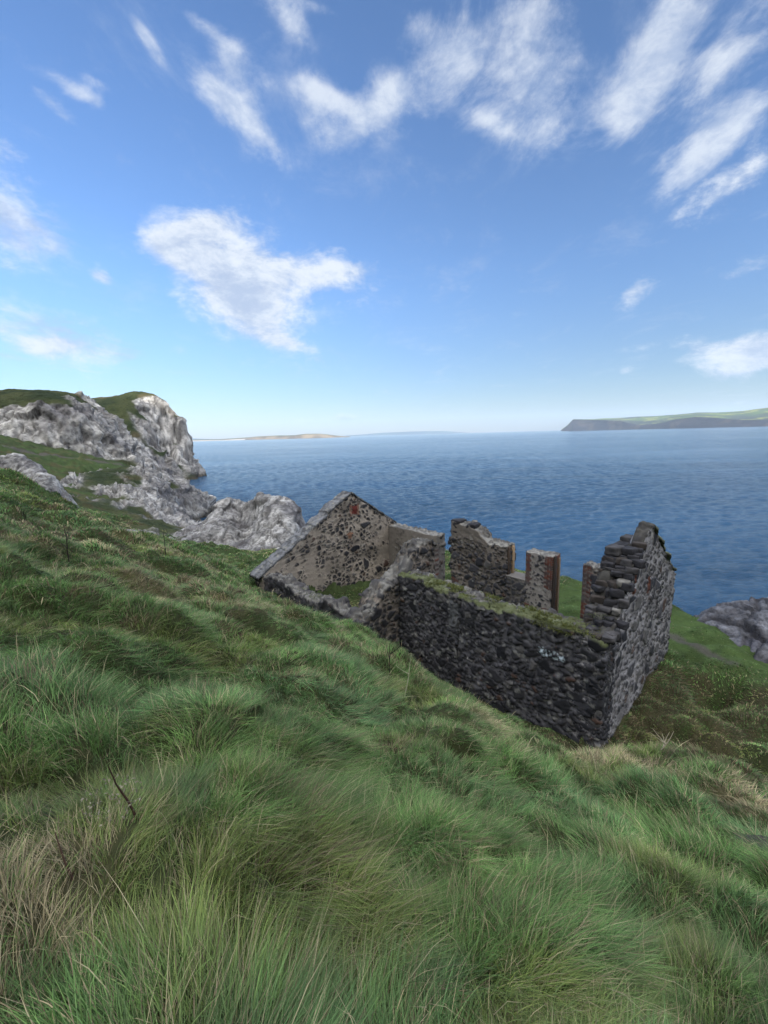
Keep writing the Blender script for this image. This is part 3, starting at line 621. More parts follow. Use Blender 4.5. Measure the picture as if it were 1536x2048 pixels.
# ------------------------------------------------------------------ hills behind the viewer (they shade the cove)
X, Y = np.meshgrid(np.linspace(-420, 420, 90), np.linspace(-420, -22, 60)); x, y = X.ravel(), Y.ravel()
z = 10 + 92 * sstep(-y, 22, 118) + 6 * fbm(P3(x * .02, y * .02), 4, 401) * sstep(-y, 40, 90) + 12 * sstep(-x, 40, 200) - 14 * (1 - sstep(-y, 20, 40)) - 9 * sstep(x, 20, 60) * (1 - sstep(-y, 60, 110))
hc = lerp((.05, .07, .03), (.16, .155, .15), sstep(fbm(P3(x * .05, y * .05, z * .1), 3, 402), -.1, .3))
hh = mesh_obj('hills', np.stack([x, y, z], -1), grid_faces(60, 90), M_LIMEFAR, colr=hc, smooth=True); tag(hh, kind='structure')

# ------------------------------------------------------------------ far coasts
def far_land(name, prof, Dfun, colf, depth, rows=40, cols=420):
    """prof: list of (u, v_base, v_cliff, v_sky, D)"""
    prof = np.array(prof, float); us = np.linspace(prof[0, 0], prof[-1, 0], cols); V = []
    for k in range(rows + 1):
        t = k / rows
        for j, u in enumerate(us):
            vb, vc, vs, D = [np.interp(u, prof[:, 0], prof[:, i]) for i in (1, 2, 3, 4)]
            d0 = ray(u, vb); hd = math.hypot(d0[0], d0[1]); dx, dy = d0[0] / hd, d0[1] / hd
            def zat(v, Dd): d = ray(u, v); return d[2] / math.hypot(d[0], d[1]) * Dd
            if t < .3: Dd = D + t / .3 * 60; z = SEA - 2 + (zat(vc, D + 60) - SEA + 2) * (t / .3)
            elif t < .8: tt = (t - .3) / .5; Dd = D + 60 + depth * tt; z0 = zat(vc, D + 60); z = z0 + (zat(vs, D + 60 + depth) - z0) * tt
            else: tt = (t - .8) / .2; Dd = D + 60 + depth * (1 + tt); z0 = zat(vs, D + 60 + depth); z = z0 + (SEA - z0) * tt ** 2
            V.append((dx * Dd, dy * Dd, z))
    V = np.array(V); Fc = grid_faces(rows + 1, cols)
    s = 1 / 260.
    hgt = np.clip((V[:, 2] - SEA) / 60, 0, 1)
    V = V + (fbm(V * s * (1, 1, 3), 4, 501)[:, None] * np.array([20, 60, 6])) * hgt[:, None]
    T = np.repeat(np.arange(rows + 1) / rows, cols); Uv = np.tile(us, rows + 1)
    o = mesh_obj(name, V, Fc[:, ::-1], M_LAND, colr=colf(V, T, Uv), smooth=True); tag(o, kind='structure'); return o
def col_head(V, T, U):
    n = fbm(V / 420., 4, 511); n2 = fbm(V / 130., 3, 512)
    c = lerp((.045, .055, .045), (.085, .13, .04), sstep(n, -.15, .25)); c = lerp(c, (.20, .22, .06), sstep(n2 + .25 * n, .1, .4) * (T > .3))
    cliff = (1 - sstep(T, .26, .36)); cc = lerp((.035, .032, .038), (.075, .062, .055), sstep(n2, 0, .5)); c = c * (1 - cliff)[:, None] + cc * cliff[:, None]
    return c
far_land('far_headland', [(1122, 861, 860.5, 860, 6200), (1135, 860, 851, 850.5, 6100), (1145, 860, 839, 838.5, 6000), (1185, 859, 839.5, 838.5, 5900), (1205, 858, 840, 837, 5800), (1240, 857, 842, 836, 5600), (1275, 856, 850, 833, 5400), (1310, 855, 848, 832, 5200),
                        (1350, 854, 839, 829, 5000), (1390, 852, 834, 825, 4900), (1430, 851, 836, 825, 4800), (1480, 850, 840, 822, 4700), (1536, 849, 840, 815, 4600), (1650, 846, 836, 800, 4400), (1900, 840, 828, 780, 4200)], None, col_head, 1500)
def col_isl(V, T, U):
    n = fbm(V / 150., 3, 521); c = lerp((.19, .155, .105), (.11, .09, .065), sstep(n, -.2, .3)); gcol = lerp((.09, .10, .05), (.065, .08, .04), sstep(n, -.2, .3))
    k = sstep(T, .24, .34); c = c * (1 - k)[:, None] + gcol * k[:, None]
    white = (U < 490) * (T < .2); c[white > 0] = (.32, .31, .30); return c
far_land('island', [(340, 885, 881.5, 881, 5600), (380, 883, 880, 879, 5600), (440, 882, 879.5, 878.5, 5500), (490, 880, 876, 875, 5400), (520, 879, 873, 872.5, 5400), (560, 878, 872, 871, 5300), (590, 877, 871, 870.5, 5200), (610, 876.5, 868.5, 868, 5200), (640, 875.5, 868, 867.5, 5200), (660, 875, 870, 869.5, 5200), (680, 874, 872.5, 872, 5200), (700, 873, 873, 873, 5200)], None, col_isl, 300)
col_blue = lambda V, T, U: lerp((.035, .05, .06), (.05, .07, .07), sstep(fbm(V / 500., 3, 531), -.3, .3))
far_land('distant_hills', [(680, 873, 872.5, 872, 16000), (720, 872, 870, 869, 16000), (770, 870, 867, 865, 16000), (800, 870, 866, 864, 16000), (850, 868, 864.5, 862, 16000), (890, 867, 863.5, 862, 16000), (930, 866, 865.5, 865, 16000), (950, 866, 866, 866, 16000)], None, col_blue, 600, 12, 120)
far_land('distant_hills', [(-300, 892, 860, 858, 14000), (300, 880, 876, 872, 14000), (380, 882, 878, 876, 14000), (420, 881, 879, 878.5, 14000), (450, 880, 880, 880, 14000)], None, col_blue, 900, 12, 60)

# ------------------------------------------------------------------ masonry
def bricks(s, q, z, axis):
    """red brick courses: colour and mortar mask"""
    course = np.floor(z / .078); h = s if axis == 's' else q; off = (course % 2) * .11
    bx = (h + off) / .225; fx = bx - np.floor(bx); fz = z / .078 - course
    hid = _h(np.floor(bx).astype(np.int64), course.astype(np.int64), np.zeros(len(s), np.int64), 3)
    mort = (fx < .06) | (fx > .95) | (fz < .14)
    c = lerp((.085, .034, .027), (.125, .055, .042), hid); c = lerp(c, (.06, .05, .05), (h1(hid, 3) > .6) * .85)
    c[mort] = (.14, .13, .12); return c, ~mort
def masonry(V, N, style, seed=0):
    """returns displacement and colour for points of the house, style per wall"""
    px, py = V[:, 0] - HB[0], V[:, 1] - HB[1]; s = px * LV[0] + py * LV[1]; q = px * GV[0] + py * GV[1]; z = V[:, 2]
    st = dict(size=.2, mortar=.10, keep=.9, dark=.5, plaster=.0, mcol=(.24, .225, .20), disp=.035); st.update(style)
    L3 = np.stack([s, q, z * 1.25], -1)
    wv = L3 + .06 * np.stack([fbm(L3 * 5, 2, 600 + k) for k in range(3)], -1)
    a1, a2, hi = voronoi(wv / st['size'], seed); b1, b2, hj = voronoi(wv / (st['size'] * .48) + 9, seed + 3)
    n1 = fbm(L3 * 1.3, 4, 611); n2 = fbm(L3 * 9, 3, 612); n0 = fbm(L3 * .6, 3, 613)
    c1_, c2_, hc = voronoi(wv / (st['size'] * 1.9) + 3, seed + 6); bs = h1(hc, 8) < st.get('bigs', .28)
    a2 = np.where(bs, a1 + (c2_ - c1_) * 1.5, np.minimum(a2, a1 + (c2_ - c1_) * 4)); hi = np.where(bs, hc, hi)
    mw = st['mortar'] + .10 * n0 + .05 * n2
    big = sstep(a2 - a1, mw, mw + .10); keepb = h1(hi, 1) < st['keep'] - .25 * sstep(n0, 0, .5)
    sml = sstep(b2 - b1, mw * 1.2, mw * 1.2 + .16); keeps = h1(hj, 1) < st['keep'] * .6
    stone = np.where(keepb, big, sml * keeps); hid = np.where(keepb, hi, hj)
    pl = np.zeros(len(V))
    if st['plaster'] is not None and callable(st['plaster']): pl = st['plaster'](s, q, z, n1)
    stone = stone * (1 - pl)
    dk = h1(hid, 2)
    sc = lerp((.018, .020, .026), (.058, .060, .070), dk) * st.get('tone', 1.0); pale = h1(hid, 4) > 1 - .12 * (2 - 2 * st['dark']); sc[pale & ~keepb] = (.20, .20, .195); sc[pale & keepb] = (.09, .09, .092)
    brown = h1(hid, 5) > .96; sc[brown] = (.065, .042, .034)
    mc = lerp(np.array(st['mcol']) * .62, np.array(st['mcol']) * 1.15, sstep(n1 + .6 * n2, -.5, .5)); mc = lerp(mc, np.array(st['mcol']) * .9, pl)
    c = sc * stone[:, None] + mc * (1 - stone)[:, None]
    c = lerp(c, (.33, .34, .32), sstep(fbm(L3 * 7 + 3, 3, 614), .38, .55) * st.get('lichen', .5))
    d = st['disp'] * (stone * (1.0 + .7 * (h1(hid, 6) - .5)) + .35 * n2)
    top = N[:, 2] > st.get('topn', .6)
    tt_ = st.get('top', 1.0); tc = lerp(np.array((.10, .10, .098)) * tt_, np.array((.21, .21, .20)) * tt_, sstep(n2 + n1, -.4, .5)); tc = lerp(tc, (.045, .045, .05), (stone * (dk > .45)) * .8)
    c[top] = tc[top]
    d[top] *= 1.3
    if 'brick' in st:
        m, ax = st['brick'](s, q, z, n2)
        bc, bm = bricks(s, q, z, ax); bc = lerp(bc, (.10, .10, .10), sstep(n1, .15, .5) * .6)
        m = m & ~top
        c[m] = bc[m]; d[m] = (.012 * bm + .006 * n2)[m]
    if 'extra' in st: c = st['extra'](s, q, z, N, c, n1, n2)
    return d, c
def wall(name, p0, p1, thick, side, ztop, zbot, res, style, parent, rag=.05, step=0., seed=0, tres=None):
    """solid rubble wall along p0->p1 in (s, q); thick is laid off on `side` of the line; ztop(t, s, q) gives the ruined top"""
    p0 = np.array(p0, float); p1 = np.array(p1, float); Ln = np.linalg.norm(p1 - p0); dr = (p1 - p0) / Ln; nr = np.array([-dr[1], dr[0]]) * side
    nc = max(3, int(Ln / res)); nt = max(3, int(thick / res)); t = np.linspace(0, 1, nc + 1)
    sq = p0[None] + dr[None] * (t * Ln)[:, None]; zt = np.array([ztop(a, b[0], b[1]) for a, b in zip(t, sq)], float)
    H = zt.max() - zbot; nz = max(4, int(H / res)); wcur = np.linspace(0, 1, nt + 1)
    def topz(i, wv):
        a = sq[i] + nr * wv * thick; return a
    # per-column, per-depth ragged top
    TI, WI = np.meshgrid(np.arange(nc + 1), wcur, indexing='ij'); SP = sq[TI] + nr * (WI * thick)[..., None]
    fl = P3(SP[..., 0].ravel(), SP[..., 1].ravel())
    rg = rag * (1.0 * fbm(fl * 2.2, 3, 700 + seed) + .8 * fbm(fl * 7, 2, 710 + seed)).reshape(TI.shape)
    f1_, f2_, hid_ = voronoi(fl / .22 + .5, 720 + seed); rg = rg + rag * .9 * (hid_.reshape(TI.shape) - .5)
    ZT = zt[:, None] + rg
    if 'topfn' in style: ZT = style['topfn'](SP[..., 0], SP[..., 1], ZT)
    if step: ZT = np.floor(ZT / step) * step + .35 * (ZT - np.floor(ZT / step) * step)
    def toW(sp, z): return HB + LV * sp[..., 0:1] + GV * sp[..., 1:2] + np.concatenate([np.zeros(z.shape + (2,)), z[..., None]], -1)
    parts = []
    v = np.linspace(0, 1, nz + 1)
    for wi, flip in ((0, False), (nt, True)):
        Z = zbot + (ZT[:, wi] - zbot)[:, None] * v[None]; SPP = np.repeat(SP[:, wi][:, None], nz + 1, 1); f = grid_faces(nc + 1, nz + 1)
        parts.append((toW(SPP, Z).reshape(-1, 3), f if (flip) else f[:, ::-1]))
    f = grid_faces(nc + 1, nt + 1); parts.append((toW(SP, ZT).reshape(-1, 3), f[:, ::-1] if True else f))
    for ti, flip in ((0, True), (nc, False)):
        Z = zbot + (ZT[ti] - zbot)[:, None] * v[None]; SPP = np.repeat(SP[ti][:, None], nz + 1, 1); f = grid_faces(nt + 1, nz + 1)
        parts.append((toW(SPP, Z).reshape(-1, 3), f if flip else f[:, ::-1]))
    if side < 0: parts = [(a, b[:, ::-1]) for a, b in parts]
    V, Fc = weld(parts); N_ = vnormals(V, Fc)
    ctr = V.mean(0)
    d, c = masonry(V, N_, style, seed)
    k = sstep(V[:, 2], zbot + .01, zbot + .1)
    V = V + N_ * (d * k)[:, None]
    ploc = np.array(parent.location) if parent is not None and parent.parent is None else np.zeros(3)
    V = V - ploc
    return mesh_obj(name, V, Fc, M_MASON, parent, c)

house = empty('ruined_cottage', tuple(wp(-5, 2.6, -6.4)), 'roofless ruined cottage of dark rubble stone on the grassy terrace', 'ruin')
SG, TH = -10.7, .55
APQ, APZ = 2.55, -2.28; EZ = -4.0
def gslope(q):   # roof line, catslide on the uphill side
    return APZ - (.60 * (APQ - q) if q < APQ else .635 * (q - APQ))
# left gable, inner face towards the viewer
def plaster_left(s, q, z, n):
    m = sstep(-(q - 1.4) * .35 - (z + 4.2) * .1 + n * .7, -.05, .25)            # left and lower parts keep their render
    m = np.maximum(m, sstep(q - 3.7 + n * .7, -.1, .5)); hol = sstep(fbm(P3(q * 2.3, z * 2.3, s * 0), 3, 777), .02, .28) * (1 - sstep(z, -4.0, -3.2) * 0)
    m = np.clip(m, 0, 1) * (1 - .95 * hol) * sstep(z + .25 * n, -5.75, -5.5); return m * .93 * (s > SG - .2)
def ex_left(s, q, z, N, c, n1, n2):
    inner = s > SG - .2
    def rect(qa, za, w_, h_): return (np.abs(q - qa + .05 * n2) < w_) & (np.abs(z - za + .05 * n2) < h_) & inner
    c = c * (1 - .30 * sstep(fbm(P3(q * 1.1, z * 1.4, s * 0), 4, 778), .0, .45) * inner)[:, None]
    c[rect(2.72, -3.0, .13, .17)] = (.12, .03, .025)
    b = (np.abs(np.abs(q - 2.72) - .20) < .05) & (np.abs(z + 3.0) < .24) & inner; c[b] = (.20, .12, .09)
    c[rect(2.45, -3.95, .17, .05)] = (.22, .12, .08); c[rect(2.42, -4.08, .1, .10)] = (.19, .11, .075)
    return c
wall('gable_wall', (SG, -1.55), (SG, 5.3), TH, 1, lambda t, s, q: gslope(q) - .03, -6.6, .035, dict(size=.235, mortar=.15, keep=.95, bigs=.10, dark=.8, plaster=plaster_left, mcol=(.30, .268, .232), disp=.028, tone=.65, lichen=.2, extra=ex_left), house, rag=.015, seed=1)
# slab copings on the gable
def coping(name, q0, q1, s0, s1, lift, th, tint, mat=M_STONE, zf=gslope, jag=.02):
    n = 150; m_ = 14; qs = np.linspace(q0, q1, n); ss = np.linspace(s0, s1, m_); Q, S_ = np.meshgrid(qs, ss, indexing='ij')
    joint = np.floor((Q - q0) / .62)
    off = (h1(joint.ravel() * .37 + .11, 1).reshape(Q.shape) - .5) * jag
    Zt = np.vectorize(zf)(Q) + lift + off + .034 * fbm(P3(Q.ravel() * 6, S_.ravel() * 6), 3, 801).reshape(Q.shape) + .02 * fbm(P3(Q.ravel() * 17, S_.ravel() * 14), 2, 804).reshape(Q.shape)
    Zb = Zt - th
    S2 = S_ + (np.abs(S_ - (s0 + s1) / 2) > abs(s1 - s0) * .4) * .10 * fbm(P3(Q.ravel() * 4, S_.ravel()), 3, 802).reshape(Q.shape)
    def W_(Z): return (HB + LV * S2[..., None] + GV * Q[..., None] + np.stack([Z * 0, Z * 0, Z], -1)).reshape(-1, 3)
    top, bot = W_(Zt), W_(Zb); f = grid_faces(n, m_); V = np.concatenate([top, bot]); K = n * m_
    ed = []
    for i in range(n - 1): ed += [(i * m_, (i + 1) * m_, (i + 1) * m_ + K, i * m_ + K), (i * m_ + m_ - 1, i * m_ + m_ - 1 + K, (i + 1) * m_ + m_ - 1 + K, (i + 1) * m_ + m_ - 1)]
    for j in range(m_ - 1): ed += [(j, j + K, j + 1 + K, j + 1), ((n - 1) * m_ + j, (n - 1) * m_ + j + 1, (n - 1) * m_ + j + 1 + K, (n - 1) * m_ + j + K)]
    Fc = np.concatenate([f, (f + K)[:, ::-1], np.array(ed)])
    c = lerp(np.array(tint) * .5, np.array(tint) * 1.45, sstep(fbm(V * 7, 5, 803, .65), -.35, .35)); c = lerp(c, (.24, .24, .21), .7 * sstep(fbm(V * 11, 3, 805), .25, .45))
    jl = ((V - HB) @ GV - q0) / .62; jf = jl - np.floor(jl); c[(jf < .03)] *= .3
    return mesh_obj(name, V - np.array(house.location), Fc, mat, house, c)
coping('coping', -1.75, APQ, SG - TH - .05, SG + .03, .05, .09, (.115, .122, .135), jag=.10)
coping('coping', APQ + .01, 5.15, SG - TH - .05, SG + .03, .05, .10, (.06, .065, .07))
# low front wall of the lean-to, and the cross wall that closes it
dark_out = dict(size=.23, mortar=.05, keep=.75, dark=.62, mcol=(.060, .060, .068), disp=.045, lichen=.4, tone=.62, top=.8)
LQ = -1.5
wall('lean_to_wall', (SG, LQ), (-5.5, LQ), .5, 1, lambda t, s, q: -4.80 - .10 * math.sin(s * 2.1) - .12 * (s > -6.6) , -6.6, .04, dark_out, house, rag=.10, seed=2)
def cross_top(t, s, q):
    pts_ = ((-1.5, -4.85), (-1.1, -4.72), (-.45, -4.12), (.1, -4.02), (.35, -3.75), (.6, -3.42), (.85, -3.26), (1.3, -3.2), (1.72, -3.38))
    return float(np.interp(q, [a for a, b in pts_], [b for a, b in pts_]))
def plaster_cross(s, q, z, n): return ((q > 1.0) & (s > -5.7)) * sstep(-(z + 4.0) + .8 * n + (q - 1.2) * .6, .0, .35)
def brick_cross(s, q, z, n): return (q > 1.6) & (z + .2 * n < -3.45) & (z > -4.4), 's'
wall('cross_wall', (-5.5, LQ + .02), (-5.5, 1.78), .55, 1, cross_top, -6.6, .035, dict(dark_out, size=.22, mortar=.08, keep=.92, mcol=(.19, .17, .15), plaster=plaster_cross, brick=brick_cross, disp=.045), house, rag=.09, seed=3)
# main front wall
def front_top(t, s, q): return -4.02 - .05 * math.sin(s * 1.7) + (.08 if s < -4.6 else 0)
def ex_front(s, q, z, N, c, n1, n2):
    out = (q < .15)
    # flue-like vertical crack and worn render
    cr_ = out & (np.abs(s + 3.42 + .02 * n2) < .018) & (z > -5.6) ; c[cr_] = (.008, .008, .009)
    cr2 = out & (np.abs(s + 3.33 + .03 * n2) < .012) & (z > -5.0); c[cr2] = (.010, .010, .012)
    pale = out & (np.abs(s + 3.55) < .16) & (z > -4.9) & (z < -4.15); c[pale] = lerp(c[pale], (.13, .14, .15), .5)
    mo = (N[:, 2] > .5) & (fbm(P3(s * 1.6, q * 3), 3, 779) + .25 * (s > -1.8) - .5 * (q > .42) > -.15); c[mo] = (c * .35 + np.array((.075, .095, .03)) * .75)[mo]
    # traces of whitish-blue paint lettering, worn to dabs
    gr = (fbm(np.stack([s * 26, q, z * 16], -1), 2, 901) > .12) & out & (np.abs(s + .98) < .30) & (np.abs(z + 4.63 + .02 * (s + 1)) < .085 + .02 * n1); c[gr] = (.36, .44, .50)
    return c
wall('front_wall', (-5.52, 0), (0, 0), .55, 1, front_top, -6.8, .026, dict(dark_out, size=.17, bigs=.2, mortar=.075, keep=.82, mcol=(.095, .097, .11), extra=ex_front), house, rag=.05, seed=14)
# right gable: outer face seen, uphill half fallen away in steps
def rslope(q): return -2.15 - .68 * max(q - APQ, 0)
def rg_top(t, s, q):
    if q > APQ - .1: return rslope(q)
    pts_ = ((0, -3.98), (.4, -3.92), (.7, -3.62), (.95, -3.25), (1.15, -2.98), (1.35, -2.74), (1.6, -2.62), (1.9, -2.46), (2.2, -2.26), (2.5, -2.15))
    return float(np.interp(q, [a for a, b in pts_], [b for a, b in pts_]))
def ex_rg(s, q, z, N, c, n1, n2):
    for qa, za, w_, h_ in ((1.5, -3.25, .07, .22), (2.6, -3.55, .09, .20)):
        mk = (s > -.15) & (np.abs(q - qa + .04 * n2) < w_) & (np.abs(z - za) < h_); c[mk] = (.10, .042, .03)
    return c
wall('gable_wall', (0, .0), (0, 5.2), .55, 1, rg_top, -7.4, .028, dict(size=.21, mortar=.13, keep=.90, dark=.35, mcol=(.26, .26, .275), disp=.028, lichen=.5, topn=.3, top=.3, topfn=lambda s, q, z: z - (.34 * sstep(-s, .22, .34) * sstep(q, 1.3, 1.9) * (1 - sstep(q, 3.4, 4.6))) - .08 * sstep(q, 2.3, 2.7) * 0, extra=ex_rg), house, rag=.06, step=0, seed=5)
coping('coping', APQ + .03, 4.9, -.24, .05, .03, .07, (.10, .115, .08), zf=lambda q: rslope(q), jag=.03)
# stones left standing on the broken slope
def stone_block(name, s, q, z, dx, dy, dz_, rot, tint, seed, parent=house, mat=M_STONE):
    n = 7; u = np.linspace(-1, 1, n); parts = []
    for ax in range(3):
        for sg in (-1, 1):
            A_, B_ = np.meshgrid(u, u, indexing='ij'); P_ = np.zeros((n, n, 3)); P_[..., ax] = sg; P_[..., (ax + 1) % 3] = A_; P_[..., (ax + 2) % 3] = B_
            f = grid_faces(n, n); parts.append((P_.reshape(-1, 3), f[:, ::-1] if sg < 0 else f))
    V, Fc = weld(parts); r_ = np.linalg.norm(V, axis=1, keepdims=True); V = V * (1 - .13 * np.clip(r_ - 1.1, 0, 1))
    V = V * (1 + .16 * fbm(V * 1.4 + seed * 7, 3, 820 + seed)[:, None] + .05 * fbm(V * 4 + seed, 2, 821)[:, None])
    V = V * (dx / 2, dy / 2, dz_ / 2); ca, sa = math.cos(rot), math.sin(rot)
    V = np.stack([V[:, 0] * ca - V[:, 1] * sa, V[:, 0] * sa + V[:, 1] * ca, V[:, 2]], -1)
    W3 = HB + LV * (V[:, :1] + s) + GV * (V[:, 1:2] + q) + np.concatenate([np.zeros((len(V), 2)), V[:, 2:] + z], 1)
    c = lerp(np.array(tint) * .7, np.array(tint) * 1.3, sstep(fbm(V * 9 + seed, 3, 822), -.4, .4))
    return mesh_obj(name, W3 - (np.array(parent.location) if parent is not None else 0), Fc, mat, parent, c)
DK, MD, PL, BN = (.028, .029, .035), (.055, .055, .06), (.15, .15, .145), (.045, .04, .038)
for i, (s, q, z, a, b, h_, tt) in enumerate([(-.42, 1.52, -2.58, .30, .34, .19, MD), (-.14, 1.60, -2.57, .26, .30, .16, DK), (-.42, 2.0, -2.62, .28, .36, .2, DK), (-.40, 2.4, -2.52, .26, .34, .18, MD), (-.40, 1.44, -2.76, .30, .34, .17, DK), (-.12, 1.42, -2.78, .24, .34, .2, MD), (-.28, 1.36, -2.90, .56, .42, .05, MD), (-.06, 1.05, -3.12, .24, .26, .15, PL)]):
    stone_block('loose_stone', s, q, z, a, b, h_, random.uniform(-.25, .25), tt, i)
k_ = 0
for q in np.arange(.12, 1.95, .115):
    s = -.58
    while s < -.02:
        a = random.uniform(.12, .27); k_ += 1
        stone_block('loose_stone', s + a / 2, q + random.uniform(-.05, .05), rg_top(0, 0, q) - (.3 if (s < -.25 and q > 1.5) else 0) + random.uniform(-.07, .02), a * 1.05, random.uniform(.13, .26), random.uniform(.10, .18), random.uniform(-.5, .5), random.choice([DK, DK, MD, DK, BN, MD, PL] if s > -.3 else [DK, DK, BN, MD]), 40 + k_)
        s += a
# seaward wall: four pieces with door and window gaps between them
q0 = 5.2 - TH
wall('rear_wall', (SG - .2, q0), (-7.95, q0), TH, 1, lambda t, s, q: EZ + .0 - .04 * t, -6.6, .04, dict(size=.22, mortar=.2, keep=.5, dark=.8, plaster=lambda s, q, z, n: (q < q0 + .2) * .85 * sstep(n, -.6, -.2), mcol=(.20, .185, .17)), house, rag=.035, seed=6)
def r2_top(t, s, q):
    pts_ = ((-7.25, -3.38), (-6.4, -3.36), (-6.2, -3.5), (-5.95, -3.62), (-5.75, -3.85), (-5.6, -3.93), (-4.8, -3.93))
    return float(np.interp(s, [a for a, b in pts_], [b for a, b in pts_]))
wall('rear_wall', (-7.2, q0), (-4.82, q0), TH, 1, r2_top, -6.6, .032,
     dict(size=.20, mortar=.11, keep=.9, dark=.7, mcol=(.16, .145, .13), disp=.05, plaster=lambda s, q, z, n: (q < q0 + .2) * (s < -5.6) * sstep(z + 4.15 + .5 * n, 0, .2) * .9, brick=lambda s, q, z, n: ((s + .08 * n < -6.85) & (z < -5.55), 's')), house, rag=.06, step=0, seed=7)
for i, (s, z, a, h_, tt) in enumerate([(-7.02, -3.42, .42, .30, DK), (-7.08, -3.72, .34, .24, DK), (-7.16, -4.05, .36, .16, MD), (-7.2, -4.22, .4, .14, DK), (-7.18, -4.5, .3, .16, DK), (-7.1, -4.9, .26, .14, MD), (-7.2, -5.1, .26, .2, DK), (-6.35, -3.42, .36, .18, DK)]):
    stone_block('loose_stone', s, q0 + .25, z, a, .5, h_, random.uniform(-.15, .15), tt, 30 + i)
wall('window_sill_wall', (-4.82, q0), (-4.08, q0), TH, 1, lambda t, s, q: -5.03, -6.6, .034, dict(size=.2, mortar=.1, keep=.9, dark=.6, mcol=(.17, .16, .15)), house, rag=.03, seed=8)
def br_pillar(s, q, z, n): a_ = .05 * (np.floor(z / .078) % 2) + .05 * n; return ((s + a_ > -3.40) | (s - a_ < -3.93)) & ~((z < -5.1) & (z > -5.75) & (q < q0 + .25)), 's'
wall('pillar', (-4.08, q0), (-3.18, q0), TH, 1, lambda t, s, q: EZ + .02, -6.6, .026, dict(size=.2, mortar=.14, keep=.85, dark=.6, mcol=(.21, .20, .19), brick=br_pillar, disp=.02), house, rag=.03, seed=9)
wall('rear_wall', (-2.22, q0), (-.5, q0), TH, 1, lambda t, s, q: EZ - .04 + .1 * t, -6.6, .032, dict(size=.2, mortar=.10, keep=.85, dark=.6, mcol=(.18, .165, .15), brick=lambda s, q, z, n: (s + .05 * n < -1.98, 's')), house, rag=.05, seed=10)
def box_part(name, s0, s1, q0_, q1_, z0, z1, mat, tint, label=None, n=3):
    bx = []
    for s in (s0, s1):
        for q in (q0_, q1_):
            for z in (z0, z1): bx.append(wp(s, q, z))
    bx = np.array(bx) + rng.normal(0, .006, (8, 3)); f = np.array([(0, 1, 3, 2), (4, 6, 7, 5), (0, 4, 5, 1), (2, 3, 7, 6), (0, 2, 6, 4), (1, 5, 7, 3)])
    o = mesh_obj(name, bx - np.array(house.location), f, mat, house, np.tile(np.array(tint), (8, 1)))
    bv = o.modifiers.new('edge', 'BEVEL'); bv.width = .008; bv.segments = 2
    if label: o['label'] = label
    return o
box_part('door_post', -3.17, -3.09, q0 + .04, q0 + .15, -6.5, EZ + .03, M_WOOD, (.035, .03, .028)); box_part('door_post', -3.17, -3.11, q0 + .38, q0 + .50, -6.5, EZ - .1, M_WOOD, (.16, .12, .085))
box_part('window_post', -4.81, -4.75, q0 + .04, q0 + .16, -4.99, -3.95, M_WOOD, (.06, .045, .035)); box_part('window_post', -4.81, -4.73, q0 + .30, q0 + .42, -4.99, -3.95, M_WOOD, (.30, .22, .14))
box_part('window_sill', -4.80, -4.10, q0 - .03, q0 + TH + .03, -5.0, -4.95, M_STONE, (.17, .165, .16))

# ------------------------------------------------------------------ grass growing on the wall tops
def wall_grass(name, boxes, label, tint0, tint1, ln, n_per):
    R_, La, Le, Wd, Cc = [], [], [], [], []
    for (s0, s1, qa, qb, z0, dens) in boxes:
        n = int(n_per * (s1 - s0) * (qb - qa) * dens); s = rng.uniform(s0, s1, n); q = rng.uniform(qa, qb, n)
        k = fbm(P3(s * 3, q * 3), 3, 951) > -.12; s, q = s[k], q[k]; n = len(s)
        R_.append(HB + LV * s[:, None] + GV * q[:, None] + np.stack([s * 0, s * 0, np.full(n, z0 + .07)], -1))
        lv = (-GV[:2])[None] * np.where(q < (qa + qb) / 2, .6, .1)[:, None] + rng.normal(0, .35, (n, 2)); La.append(lv); Le.append(ln * rng.uniform(.5, 1.3, n)); Wd.append(rng.uniform(.008, .016, n))
        Cc.append(lerp(tint0, tint1, rng.uniform(size=n)) * (1 + .4 * fbm(P3(s * 4, q * 4), 2, 952))[:, None])
    R_, La, Le, Wd, Cc = [np.concatenate(a) for a in (R_, La, Le, Wd, Cc)]
    o = make_blades(name, len(R_), R_, La, Le, Wd, Cc, 3); tag(o, label, 'grass', kind='stuff')
wall_grass('wall_grass', [(-5.2, -3.0, .02, .45, -3.99, .8), (-3.2, -1.6, .12, .5, -4.0, .55), (-1.75, -.12, -.02, .42, -4.0, .9), (-1.5, -.6, -.08, .05, -4.10, .9)], 'yellow green turf tufts along the broken top of the front wall', (.09, .12, .03), (.17, .18, .055), .12, 4200)
wall_grass('wall_moss', [(-10, -7.4, LQ + .05, LQ + .42, -4.87, .5), (-6.6, -5.6, LQ + .1, LQ + .45, -4.98, .8), (-.5, -.1, .3, 1.1, -3.75, .5), (-1.6, -.6, 4.75, 5.1, -4.0, .7)], 'short mossy green growth on the low lean-to wall and gable step', (.06, .09, .03), (.12, .14, .05), .07, 1800)

